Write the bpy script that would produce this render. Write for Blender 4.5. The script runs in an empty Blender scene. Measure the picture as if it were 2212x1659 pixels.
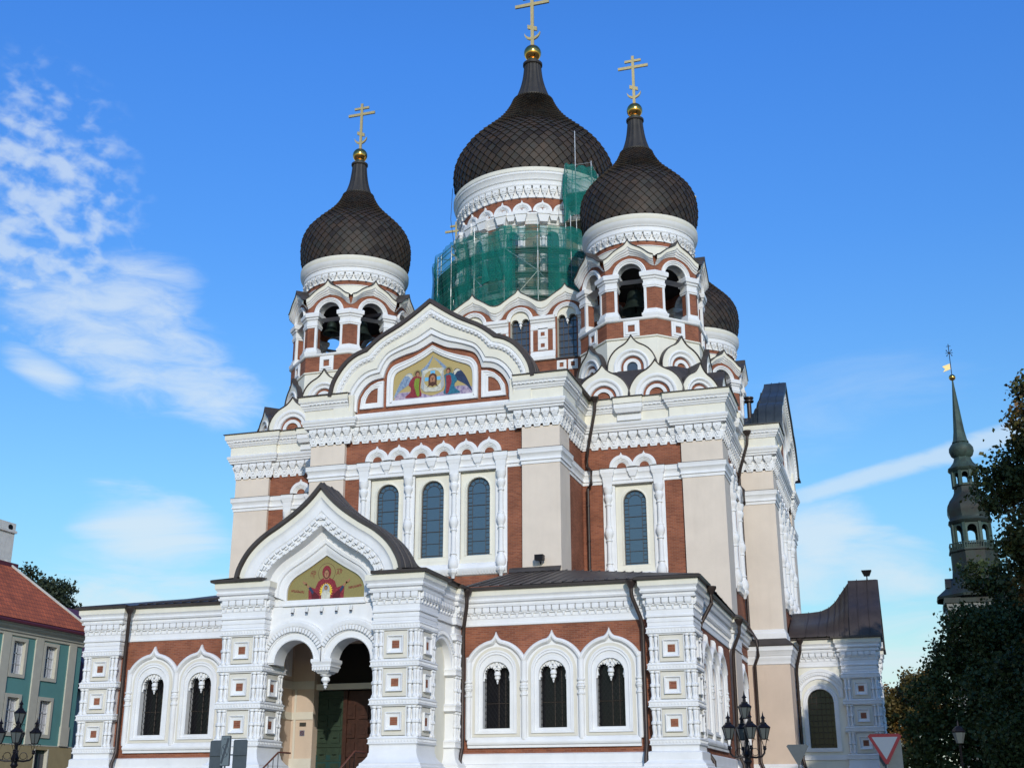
import bpy, math, random
import numpy as np
from math import sin, cos, pi, radians, sqrt, atan2
from mathutils import Vector, Matrix
from mathutils.geometry import tessellate_polygon
random.seed(7)

# ------------------------------------------------------------------ camera
SC = bpy.context.scene
cam_d = bpy.data.cameras.new('camera')
cam = bpy.data.objects.new('camera', cam_d)
SC.collection.objects.link(cam)
SC.camera = cam
_a, _b, _c = radians(17.337), radians(18.70), radians(0.137)
_r0 = Vector((cos(_a), sin(_a), 0)); _f0 = Vector((-sin(_a), cos(_a), 0)); _z = Vector((0, 0, 1))
_F = cos(_b) * _f0 + sin(_b) * _z
_U0 = -sin(_b) * _f0 + cos(_b) * _z
_R = cos(_c) * _r0 - sin(_c) * _U0
_U = sin(_c) * _r0 + cos(_c) * _U0
cam.matrix_world = Matrix(((_R.x, _U.x, -_F.x, 22.38), (_R.y, _U.y, -_F.y, -57.5), (_R.z, _U.z, -_F.z, 1.7), (0, 0, 0, 1)))
cam_d.sensor_width = 36.0
cam_d.lens = 36.0 * 2639.91 / 2212.0
cam_d.clip_start = 0.1
cam_d.clip_end = 3000

# ------------------------------------------------------------------ light
SUN_EL, SUN_AZ = radians(20), radians(24)      # azimuth: from the west front's normal (-y) towards +x
SDIR = Vector((sin(SUN_AZ) * cos(SUN_EL), -cos(SUN_AZ) * cos(SUN_EL), sin(SUN_EL)))
sun_d = bpy.data.lights.new('sun', 'SUN')
sun_d.energy = 2.65
sun_d.angle = radians(0.5)
sun_d.color = (1.0, 0.955, 0.88)
sun = bpy.data.objects.new('sun', sun_d)
sun.rotation_euler = SDIR.to_track_quat('Z', 'Y').to_euler()
SC.collection.objects.link(sun)
SC.view_settings.view_transform = 'Standard'
SC.view_settings.look = 'None'
SC.view_settings.exposure = 0.0
SC.view_settings.gamma = 1.0

W = bpy.data.worlds.new('World')
SC.world = W
W.use_nodes = True


def build_world():
    nt = W.node_tree
    for n in list(nt.nodes):
        nt.nodes.remove(n)
    N = nt.nodes.new
    L = nt.links.new
    out = N('ShaderNodeOutputWorld')
    bg = N('ShaderNodeBackground')
    bg.inputs['Strength'].default_value = 0.13
    sky = N('ShaderNodeTexSky')
    sky.sky_type = 'NISHITA'
    sky.sun_disc = False
    sky.sun_elevation = SUN_EL
    sky.sun_rotation = pi - SUN_AZ
    sky.altitude = 50
    sky.air_density = 1.0
    sky.dust_density = 0.4
    sky.ozone_density = 2.2
    geo = N('ShaderNodeTexCoord')
    sep = N('ShaderNodeSeparateXYZ')
    L(geo.outputs['Generated'], sep.inputs[0])

    def math_(op, a, b=None, c=None, clamp=False):
        n = N('ShaderNodeMath'); n.operation = op; n.use_clamp = clamp
        for i, v in enumerate((a, b, c)):
            if v is None: continue
            if isinstance(v, (int, float)): n.inputs[i].default_value = v
            else: L(v, n.inputs[i])
        return n.outputs[0]
    az = math_('ARCTAN2', sep.outputs[0], sep.outputs[1])       # 0 = +y, towards +x
    el = math_('ARCSINE', sep.outputs[2])
    comb = N('ShaderNodeCombineXYZ')
    L(az, comb.inputs[0]); L(el, comb.inputs[1])

    def noise(scale, detail, sx=1, sy=1, rot=0, dist=0.0, rough=0.55):
        m = N('ShaderNodeMapping')
        m.inputs['Rotation'].default_value = (0, 0, rot)
        m.inputs['Scale'].default_value = (sx, sy, 1)
        L(comb.outputs[0], m.inputs[0])
        n = N('ShaderNodeTexNoise')
        n.inputs['Scale'].default_value = scale
        n.inputs['Detail'].default_value = detail
        n.inputs['Roughness'].default_value = rough
        n.inputs['Distortion'].default_value = dist
        L(m.outputs[0], n.inputs['Vector'])
        return n.outputs['Fac']

    def blob(a0, e0, ra, re, rot=0.0, soft=1.0):
        # soft elliptical mask in azimuth / elevation (degrees)
        dx = math_('SUBTRACT', az, radians(a0)); dy = math_('SUBTRACT', el, radians(e0))
        cr, sr = cos(radians(rot)), sin(radians(rot))
        u = math_('ADD', math_('MULTIPLY', dx, cr), math_('MULTIPLY', dy, sr))
        v = math_('SUBTRACT', math_('MULTIPLY', dy, cr), math_('MULTIPLY', dx, sr))
        u = math_('DIVIDE', u, radians(ra)); v = math_('DIVIDE', v, radians(re))
        r = math_('ADD', math_('MULTIPLY', u, u), math_('MULTIPLY', v, v))
        return math_('SUBTRACT', 1.0, r, clamp=True)

    def ramp(x, lo, hi):
        n = N('ShaderNodeMapRange'); n.interpolation_type = 'SMOOTHSTEP'
        L(x, n.inputs[0]); n.inputs[1].default_value = lo; n.inputs[2].default_value = hi
        return n.outputs[0]

    def mx(a, b): return math_('MAXIMUM', a, b)
    puffs = noise(46, 4, 1, 1.5, 0.25, 0.2, 0.5)
    fine = noise(26, 6, 0.8, 2.2, 0.35, 0.5, 0.62)
    wisp = noise(9, 7, 0.7, 3.2, -0.18, 0.6, 0.6)
    # sheet of cloud left of the church, dense low right, breaking into puffs upwards
    m1 = blob(-36.4, 19.9, 7.4, 3.3, -20)
    m1b = mx(blob(-32.6, 18.1, 4.6, 2.1, -16), blob(-36.0, 21.6, 4.2, 2.6, 15))
    m2 = blob(-40.6, 25.0, 5.6, 7.4, 14)
    def gate(m, lo=0.0, hi=0.35): return ramp(m, lo, hi)
    sm = mx(m1, m1b)
    dens1 = math_('MULTIPLY', ramp(math_('ADD', sm, math_('MULTIPLY', math_('SUBTRACT', fine, 0.5), 1.9)), 0.08, 1.35), gate(sm, 0, .55))
    dens2 = ramp(math_('ADD', math_('MULTIPLY', m2, 0.9), math_('MULTIPLY', math_('SUBTRACT', puffs, 0.48), 3.6)), 0.25, 1.45)
    dens2 = math_('MULTIPLY', dens2, math_('MULTIPLY', m2, 1.3, clamp=True))
    m5 = blob(-34.0, 11.4, 4.6, 2.4, -14)
    m6 = mx(blob(-39.4, 18.0, 2.6, 1.0, -20), blob(-34, 5.5, 10, 6.5, 0))
    m56 = mx(m5, m6)
    dens3 = math_('MULTIPLY', ramp(math_('ADD', m56, math_('MULTIPLY', math_('SUBTRACT', wisp, 0.5), 2.2)), 0.2, 1.25), gate(m56))
    m3 = blob(-1.0, 9.9, 4.6, 2.2, -16)
    m3b = mx(blob(0.5, 3.5, 8, 6.5, 0), blob(-3.0, 10.5, 3.5, 3.5, 0))
    m33 = mx(m3b, m3)
    dens4 = math_('MULTIPLY', ramp(math_('ADD', m33, math_('MULTIPLY', math_('SUBTRACT', wisp, 0.5), 2.3)), 0.15, 1.2), gate(m33))
    s = math_('SUBTRACT', el, math_('ADD', radians(13.85), math_('MULTIPLY', az, 0.22)))
    wid = math_('ADD', radians(0.62), math_('MULTIPLY', az, 0.02))
    band = math_('SUBTRACT', 1.0, math_('ABSOLUTE', math_('DIVIDE', s, wid)), clamp=True)
    side = ramp(az, radians(-7.0), radians(-2.5))
    dens5 = math_('MULTIPLY', math_('MULTIPLY', ramp(math_('ADD', band, math_('MULTIPLY', math_('SUBTRACT', fine, 0.5), 1.1)), 0.0, 0.75), math_('MULTIPLY', side, gate(band, 0, .3))), 0.58)
    mh = blob(-2, 17, 9, 3.5, 15)
    haze = math_('MULTIPLY', math_('MULTIPLY', ramp(math_('ADD', mh, math_('MULTIPLY', math_('SUBTRACT', wisp, 0.5), 2.0)), 0.4, 1.6), gate(mh)), 0.22)
    d = mx(mx(math_('MULTIPLY', dens1, 0.70), math_('MULTIPLY', dens2, 0.60)), mx(math_('MULTIPLY', dens3, 0.78), mx(math_('MULTIPLY', dens4, 0.74), mx(dens5, haze))))
    tint = N('ShaderNodeMix'); tint.data_type = 'RGBA'; tint.blend_type = 'MULTIPLY'
    tint.inputs[0].default_value = 1.0
    L(sky.outputs[0], tint.inputs[6])
    grad = N('ShaderNodeValToRGB')
    L(math_('DIVIDE', el, radians(40), clamp=True), grad.inputs[0])
    stops = [(0.0, (0.34, 0.36, 0.28)), (0.08, (0.42, 0.46, 0.36)), (0.32, (0.36, 0.54, 0.60)), (0.62, (0.26, 0.53, 0.83)), (0.84, (0.235, 0.545, 0.97)), (1.0, (0.23, 0.54, 0.97))]
    for i_, (p_, c_) in enumerate(stops):
        e_ = grad.color_ramp.elements[i_] if i_ < 2 else grad.color_ramp.elements.new(p_)
        e_.position = p_; e_.color = (*[min(v, 1) for v in c_], 1)
    dbl = N('ShaderNodeVectorMath'); dbl.operation = 'SCALE'; dbl.inputs['Scale'].default_value = 2.04
    L(grad.outputs[0], dbl.inputs[0]); L(dbl.outputs[0], tint.inputs[7])
    cl = N('ShaderNodeMix'); cl.data_type = 'RGBA'
    L(d, cl.inputs[0]); L(tint.outputs[2], cl.inputs[6])
    cl.inputs[7].default_value = (5.6, 6.4, 7.0, 1)
    L(cl.outputs[2], bg.inputs['Color'])
    L(bg.outputs[0], out.inputs[0])


build_world()

# ------------------------------------------------------------------ materials
MATS = {}


def mat(name, col, rough=0.8, metal=0.0, noise=None, bump=None, spec=0.3, col2=None, nscale=3.0, alpha=None, streak=0.0):
    m = bpy.data.materials.new(name)
    m.use_nodes = True
    nt = m.node_tree; N = nt.nodes.new; L = nt.links.new
    b = nt.nodes['Principled BSDF']
    b.inputs['Roughness'].default_value = rough
    b.inputs['Metallic'].default_value = metal
    b.inputs['Specular IOR Level'].default_value = spec
    b.inputs['Base Color'].default_value = (*col, 1)
    geo = N('ShaderNodeNewGeometry')
    if noise:
        c2 = col2 or tuple(c * (1 - noise) for c in col)
        n = N('ShaderNodeTexNoise'); n.inputs['Scale'].default_value = nscale; n.inputs['Detail'].default_value = 6
        n.inputs['Roughness'].default_value = 0.62
        L(geo.outputs['Position'], n.inputs['Vector'])
        mr = N('ShaderNodeMapRange'); mr.inputs[1].default_value = 0.36; mr.inputs[2].default_value = 0.68
        L(n.outputs['Fac'], mr.inputs[0])
        mixn = N('ShaderNodeMix'); mixn.data_type = 'RGBA'
        mixn.inputs[6].default_value = (*col, 1); mixn.inputs[7].default_value = (*c2, 1)
        L(mr.outputs[0], mixn.inputs[0])
        last = mixn.outputs[2]
        if streak:
            mp = N('ShaderNodeMapping'); mp.inputs['Scale'].default_value = (2.2, 2.2, 0.22)
            L(geo.outputs['Position'], mp.inputs[0])
            n2 = N('ShaderNodeTexNoise'); n2.inputs['Scale'].default_value = 1.5; n2.inputs['Detail'].default_value = 7
            L(mp.outputs[0], n2.inputs['Vector'])
            mr2 = N('ShaderNodeMapRange'); mr2.inputs[1].default_value = 0.5; mr2.inputs[2].default_value = 0.8; mr2.inputs[4].default_value = streak
            L(n2.outputs['Fac'], mr2.inputs[0])
            mx2 = N('ShaderNodeMix'); mx2.data_type = 'RGBA'
            L(mr2.outputs[0], mx2.inputs[0]); L(last, mx2.inputs[6])
            mx2.inputs[7].default_value = (col[0] * .62, col[1] * .6, col[2] * .56, 1)
            last = mx2.outputs[2]
        L(last, b.inputs['Base Color'])
    if bump:
        sc, st = bump
        n = N('ShaderNodeTexNoise'); n.inputs['Scale'].default_value = sc; n.inputs['Detail'].default_value = 4
        L(geo.outputs['Position'], n.inputs['Vector'])
        bp = N('ShaderNodeBump'); bp.inputs['Strength'].default_value = st; bp.inputs['Distance'].default_value = 0.02
        L(n.outputs['Fac'], bp.inputs['Height']); L(bp.outputs[0], b.inputs['Normal'])
    MATS[name] = m
    return m


def brick_mat(name, c1, c2, mortar, bw=0.26, bh=0.078, mort=0.012):
    m = bpy.data.materials.new(name); m.use_nodes = True
    nt = m.node_tree; N = nt.nodes.new; L = nt.links.new
    b = nt.nodes['Principled BSDF']; b.inputs['Roughness'].default_value = 0.85
    b.inputs['Specular IOR Level'].default_value = 0.2
    geo = N('ShaderNodeNewGeometry'); sp = N('ShaderNodeSeparateXYZ'); L(geo.outputs['Position'], sp.inputs[0])
    ad = N('ShaderNodeMath'); ad.operation = 'ADD'; L(sp.outputs[0], ad.inputs[0]); L(sp.outputs[1], ad.inputs[1])
    cb = N('ShaderNodeCombineXYZ'); L(ad.outputs[0], cb.inputs[0]); L(sp.outputs[2], cb.inputs[1])
    br = N('ShaderNodeTexBrick')
    br.inputs['Color1'].default_value = (*c1, 1); br.inputs['Color2'].default_value = (*c2, 1); br.inputs['Mortar'].default_value = (*mortar, 1)
    br.inputs['Scale'].default_value = 1.0; br.inputs['Brick Width'].default_value = bw; br.inputs['Row Height'].default_value = bh
    br.inputs['Mortar Size'].default_value = mort; br.inputs['Mortar Smooth'].default_value = 0.2
    L(cb.outputs[0], br.inputs['Vector'])
    n = N('ShaderNodeTexNoise'); n.inputs['Scale'].default_value = 0.9; n.inputs['Detail'].default_value = 8
    L(geo.outputs['Position'], n.inputs['Vector'])
    mr = N('ShaderNodeMapRange'); mr.inputs[1].default_value = 0.3; mr.inputs[2].default_value = 0.75; mr.inputs[3].default_value = 0.72; mr.inputs[4].default_value = 1.2
    L(n.outputs['Fac'], mr.inputs[0])
    mu = N('ShaderNodeVectorMath'); mu.operation = 'SCALE'; L(br.outputs['Color'], mu.inputs[0]); L(mr.outputs[0], mu.inputs['Scale'])
    L(mu.outputs[0], b.inputs['Base Color'])
    bp = N('ShaderNodeBump'); bp.inputs['Strength'].default_value = 0.4; bp.inputs['Distance'].default_value = 0.01; bp.invert = True
    L(br.outputs['Fac'], bp.inputs['Height']); L(bp.outputs[0], b.inputs['Normal'])
    MATS[name] = m
    return m


mat('white', (0.775, 0.77, 0.76), 0.72, noise=0.08, nscale=1.2, bump=(9, .12), streak=0.14)
mat('cream', (0.76, 0.725, 0.615), 0.75, noise=0.08, nscale=1.0, bump=(9, .12), streak=0.14)
mat('beige', (0.66, 0.62, 0.53), 0.8, noise=0.08, nscale=1.5)
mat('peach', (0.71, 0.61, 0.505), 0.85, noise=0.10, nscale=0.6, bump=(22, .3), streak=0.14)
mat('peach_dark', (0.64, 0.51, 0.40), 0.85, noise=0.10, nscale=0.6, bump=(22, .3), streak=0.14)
brick_mat('brick', (0.31, 0.105, 0.052), (0.20, 0.062, 0.034), (0.27, 0.135, 0.09))
brick_mat('brick_dark', (0.27, 0.065, 0.045), (0.22, 0.05, 0.036), (0.25, 0.10, 0.08))
mat('dome_metal', (0.050, 0.033, 0.023), 0.62, metal=0.1, noise=0.5, nscale=1.6, col2=(0.036, 0.036, 0.031), spec=0.3)
mat('dome_metal_b', (0.060, 0.038, 0.024), 0.6, metal=0.1, noise=0.5, nscale=1.6, col2=(0.040, 0.034, 0.028), spec=0.3)
mat('dome_metal_c', (0.036, 0.027, 0.021), 0.6, metal=0.1, noise=0.5, nscale=1.6, spec=0.3)
mat('spire_metal', (0.046, 0.040, 0.033), 0.6, metal=0.15, noise=0.4, nscale=1.5, spec=0.4)
mat('roof_metal', (0.070, 0.058, 0.052), 0.5, metal=0.2, noise=0.35, nscale=1.3, spec=0.4)
mat('roof_brown', (0.066, 0.050, 0.043), 0.5, metal=0.2, noise=0.3, nscale=1.3, spec=0.4)
mat('roof_slate', (0.055, 0.066, 0.072), 0.45, metal=0.3, noise=0.3, nscale=1.3, spec=0.4)
mat('pipe', (0.060, 0.044, 0.038), 0.4, metal=0.3, noise=0.3, nscale=6)
mat('gold', (0.82, 0.42, 0.10), 0.16, metal=1.0, noise=0.25, nscale=4)
mat('cross_gold', (0.66, 0.49, 0.21), 0.42, metal=0.55, noise=0.2, nscale=6)
mat('bronze', (0.045, 0.065, 0.055), 0.45, metal=0.7, noise=0.4, nscale=5)
mat('glass_dark', (0.010, 0.010, 0.012), 0.15, spec=0.25)
mat('glass_blue', (0.05, 0.085, 0.125), 0.10, spec=0.9)
mat('glass_grey', (0.05, 0.06, 0.075), 0.12, spec=0.8)
mat('lead', (0.075, 0.055, 0.042), 0.6)
mat('iron', (0.012, 0.010, 0.012), 0.45, metal=0.4)
mat('dark_room_shade', (0.02, 0.018, 0.016), 0.9)  # near-black fill for dark rooms, also used as painted shade in the porch
mat('lantern_glass', (0.09, 0.10, 0.095), 0.35, spec=0.5)
mat('mosaic_gold', (0.36, 0.28, 0.10), 0.35, metal=0.35, noise=0.45, nscale=26, col2=(0.28, 0.22, 0.09))
mat('mosaic_gold_light', (0.46, 0.36, 0.16), 0.4, metal=0.1, noise=0.4, nscale=26, col2=(0.42, 0.30, 0.10))
mat('m_red', (0.30, 0.035, 0.045), 0.5, noise=0.6, nscale=16)
mat('m_dkred', (0.12, 0.014, 0.02), 0.5, noise=0.5, nscale=16)
mat('m_blue', (0.03, 0.17, 0.26), 0.5, noise=0.5, nscale=14)
mat('m_navy', (0.03, 0.05, 0.11), 0.5, noise=0.5, nscale=16)
mat('m_lblue', (0.14, 0.45, 0.72), 0.5, noise=0.2, nscale=20)
mat('m_wing', (0.30, 0.38, 0.48), 0.5, noise=0.7, nscale=12, col2=(0.08, 0.14, 0.24))
mat('m_cloth', (0.62, 0.60, 0.50), 0.5, noise=0.35, nscale=9)
mat('m_skin', (0.42, 0.20, 0.11), 0.5, noise=0.35, nscale=22)
mat('m_hair', (0.09, 0.035, 0.02), 0.5, noise=0.3, nscale=22)
mat('m_cloud', (0.46, 0.38, 0.44), 0.5, noise=0.75, nscale=6, col2=(0.14, 0.10, 0.22))
mat('m_green', (0.22, 0.30, 0.03), 0.5, noise=0.5, nscale=20)
mat('m_yellow', (0.80, 0.55, 0.05), 0.5, noise=0.3, nscale=20)
mat('m_grey', (0.42, 0.44, 0.44), 0.5, noise=0.4, nscale=20)
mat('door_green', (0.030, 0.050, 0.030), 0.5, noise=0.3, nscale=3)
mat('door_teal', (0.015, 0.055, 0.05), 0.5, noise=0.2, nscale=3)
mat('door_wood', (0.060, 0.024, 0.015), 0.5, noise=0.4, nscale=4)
mat('step_stone', (0.36, 0.34, 0.31), 0.85, noise=0.2, nscale=3)
mat('house_teal', (0.12, 0.29, 0.27), 0.85, noise=0.08, nscale=1.2, bump=(20, .2))
mat('house_trim', (0.52, 0.49, 0.40), 0.8, noise=0.1, nscale=2)
mat('house_base', (0.36, 0.29, 0.16), 0.85, noise=0.12, nscale=2, bump=(20, .3))
mat('frame_white', (0.62, 0.62, 0.60), 0.5)
mat('curtain', (0.68, 0.67, 0.68), 0.9, noise=0.4, nscale=8)
mat('chimney_white', (0.72, 0.70, 0.64), 0.85, noise=0.15, nscale=3)
mat('sign_grey', (0.085, 0.10, 0.11), 0.45, noise=0.15, nscale=6)
mat('sign_face', (0.16, 0.19, 0.20), 0.4, noise=0.1, nscale=6)
mat('sign_dark', (0.06, 0.07, 0.08), 0.5)
mat('sign_white_shaded', (0.15, 0.18, 0.225), 0.4)  # white darkened to grey: the sign's shade is put into the colour
mat('sign_red_shaded', (0.12, 0.010, 0.018), 0.35)  # red darkened likewise, shade included in the colour
mat('plaque', (0.05, 0.05, 0.045), 0.4)
mat('rail_brown', (0.16, 0.055, 0.035), 0.4)
mat('bark', (0.06, 0.045, 0.032), 0.9, noise=0.4, nscale=9)
mat('copper_green', (0.055, 0.09, 0.072), 0.6, metal=0.1, noise=0.5, nscale=0.6, col2=(0.028, 0.035, 0.028))
mat('copper_brown', (0.028, 0.026, 0.021), 0.6, metal=0.1, noise=0.5, nscale=0.5, col2=(0.03, 0.045, 0.038))
mat('old_grey', (0.22, 0.22, 0.20), 0.85, noise=0.2, nscale=1)
mat('old_white', (0.6, 0.58, 0.53), 0.85, noise=0.2, nscale=1)
mat('tube', (0.42, 0.43, 0.42), 0.35, metal=0.7, noise=0.3, nscale=4)
mat('board', (0.23, 0.19, 0.14), 0.85, noise=0.25, nscale=2)
mat('plank', (0.30, 0.28, 0.20), 0.8, noise=0.3, nscale=3)
mat('ground', (0.20, 0.19, 0.175), 0.9, noise=0.3, nscale=0.7)
mat('road', (0.07, 0.07, 0.07), 0.9, noise=0.3, nscale=1.2)


def tile_mat():
    m = bpy.data.materials.new('roof_tiles'); m.use_nodes = True
    nt = m.node_tree; N = nt.nodes.new; L = nt.links.new
    b = nt.nodes['Principled BSDF']; b.inputs['Roughness'].default_value = 0.8
    geo = N('ShaderNodeNewGeometry'); sp = N('ShaderNodeSeparateXYZ'); L(geo.outputs['Position'], sp.inputs[0])
    cb = N('ShaderNodeCombineXYZ'); L(sp.outputs[1], cb.inputs[0]); L(sp.outputs[2], cb.inputs[1])
    br = N('ShaderNodeTexBrick')
    br.inputs['Color1'].default_value = (0.54, 0.125, 0.045, 1); br.inputs['Color2'].default_value = (0.40, 0.095, 0.036, 1)
    br.inputs['Mortar'].default_value = (0.20, 0.05, 0.03, 1)
    br.inputs['Scale'].default_value = 1.0; br.inputs['Brick Width'].default_value = 0.26; br.inputs['Row Height'].default_value = 0.26
    br.inputs['Mortar Size'].default_value = 0.02
    L(cb.outputs[0], br.inputs['Vector'])
    n = N('ShaderNodeTexNoise'); n.inputs['Scale'].default_value = 1.2; n.inputs['Detail'].default_value = 6
    L(geo.outputs['Position'], n.inputs['Vector'])
    mr = N('ShaderNodeMapRange'); mr.inputs[1].default_value = 0.3; mr.inputs[2].default_value = 0.75; mr.inputs[3].default_value = 0.75; mr.inputs[4].default_value = 1.2
    L(n.outputs['Fac'], mr.inputs[0])
    mu = N('ShaderNodeVectorMath'); mu.operation = 'SCALE'; L(br.outputs['Color'], mu.inputs[0]); L(mr.outputs[0], mu.inputs['Scale'])
    L(mu.outputs[0], b.inputs['Base Color'])
    MATS['tiles'] = m


tile_mat()
MATS['maroon'] = mat('maroon_x', (0.12, 0.03, 0.045), 0.5, noise=0.2)


def net_mat(name, fac):
    m = bpy.data.materials.new(name); m.use_nodes = True
    nt = m.node_tree; N = nt.nodes.new; L = nt.links.new
    for n in list(nt.nodes): nt.nodes.remove(n)
    out = N('ShaderNodeOutputMaterial'); mx = N('ShaderNodeMixShader'); tr = N('ShaderNodeBsdfTransparent')
    df = N('ShaderNodeBsdfDiffuse'); df.inputs[0].default_value = (0.02, 0.24, 0.20, 1)
    tl = N('ShaderNodeBsdfTranslucent'); tl.inputs[0].default_value = (0.015, 0.18, 0.15, 1)
    m2 = N('ShaderNodeMixShader'); m2.inputs[0].default_value = 0.35
    L(df.outputs[0], m2.inputs[1]); L(tl.outputs[0], m2.inputs[2])
    geo = N('ShaderNodeNewGeometry'); n = N('ShaderNodeTexNoise'); n.inputs['Scale'].default_value = 1.1; n.inputs['Detail'].default_value = 5
    L(geo.outputs['Position'], n.inputs['Vector'])
    mr = N('ShaderNodeMapRange'); mr.inputs[1].default_value = 0.35; mr.inputs[2].default_value = 0.7; mr.inputs[3].default_value = fac - .1; mr.inputs[4].default_value = fac + .2
    L(n.outputs['Fac'], mr.inputs[0])
    L(mr.outputs[0], mx.inputs[0]); L(tr.outputs[0], mx.inputs[1]); L(m2.outputs[0], mx.inputs[2]); L(mx.outputs[0], out.inputs[0])
    MATS[name] = m


net_mat('net_thin', 0.26)
net_mat('net', 0.48)
net_mat('net_thick', 0.64)


def leaf_mat(name, c1, c2, c3=None):
    m = bpy.data.materials.new(name); m.use_nodes = True
    nt = m.node_tree; N = nt.nodes.new; L = nt.links.new
    b = nt.nodes['Principled BSDF']; b.inputs['Roughness'].default_value = 0.6; b.inputs['Specular IOR Level'].default_value = 0.25
    at = N('ShaderNodeAttribute'); at.attribute_name = 'tone'
    cr = N('ShaderNodeValToRGB')
    cr.color_ramp.elements[0].color = (*c1, 1); cr.color_ramp.elements[1].color = (*c2, 1)
    if c3:
        e = cr.color_ramp.elements.new(0.62); e.color = (*c2, 1)
        cr.color_ramp.elements[2].color = (*c3, 1)
    L(at.outputs['Fac'], cr.inputs[0]); L(cr.outputs[0], b.inputs['Base Color'])
    MATS[name] = m


leaf_mat('leaf_dark', (0.032, 0.052, 0.016), (0.075, 0.098, 0.030))
leaf_mat('leaf_maple', (0.030, 0.044, 0.014), (0.065, 0.075, 0.022), (0.19, 0.085, 0.022))
leaf_mat('leaf_autumn', (0.045, 0.052, 0.016), (0.12, 0.075, 0.018), (0.24, 0.10, 0.02))
leaf_mat('leaf_far', (0.020, 0.030, 0.016), (0.040, 0.052, 0.025))


# ------------------------------------------------------------------ mesh builder
def FR(ox=0.0, oy=0.0, ang=0.0, oz=0.0):
    """wall frame: s runs right along the wall seen from outside, d comes out of it, z up"""
    c, s_ = cos(ang), sin(ang)
    return lambda s, d, z: (ox + s * c + d * s_, oy + s * s_ - d * c, oz + z)


def FP(ox, oy, R, a0=0.0):
    """polar frame round an axis: s is arc length at radius R, d adds to the radius"""
    def f(s, d, z):
        a = a0 + s / R
        return (ox + (R + d) * sin(a), oy - (R + d) * cos(a), z)
    return f


ID = lambda x, y, z: (x, y, z)
ALL = []


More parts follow.
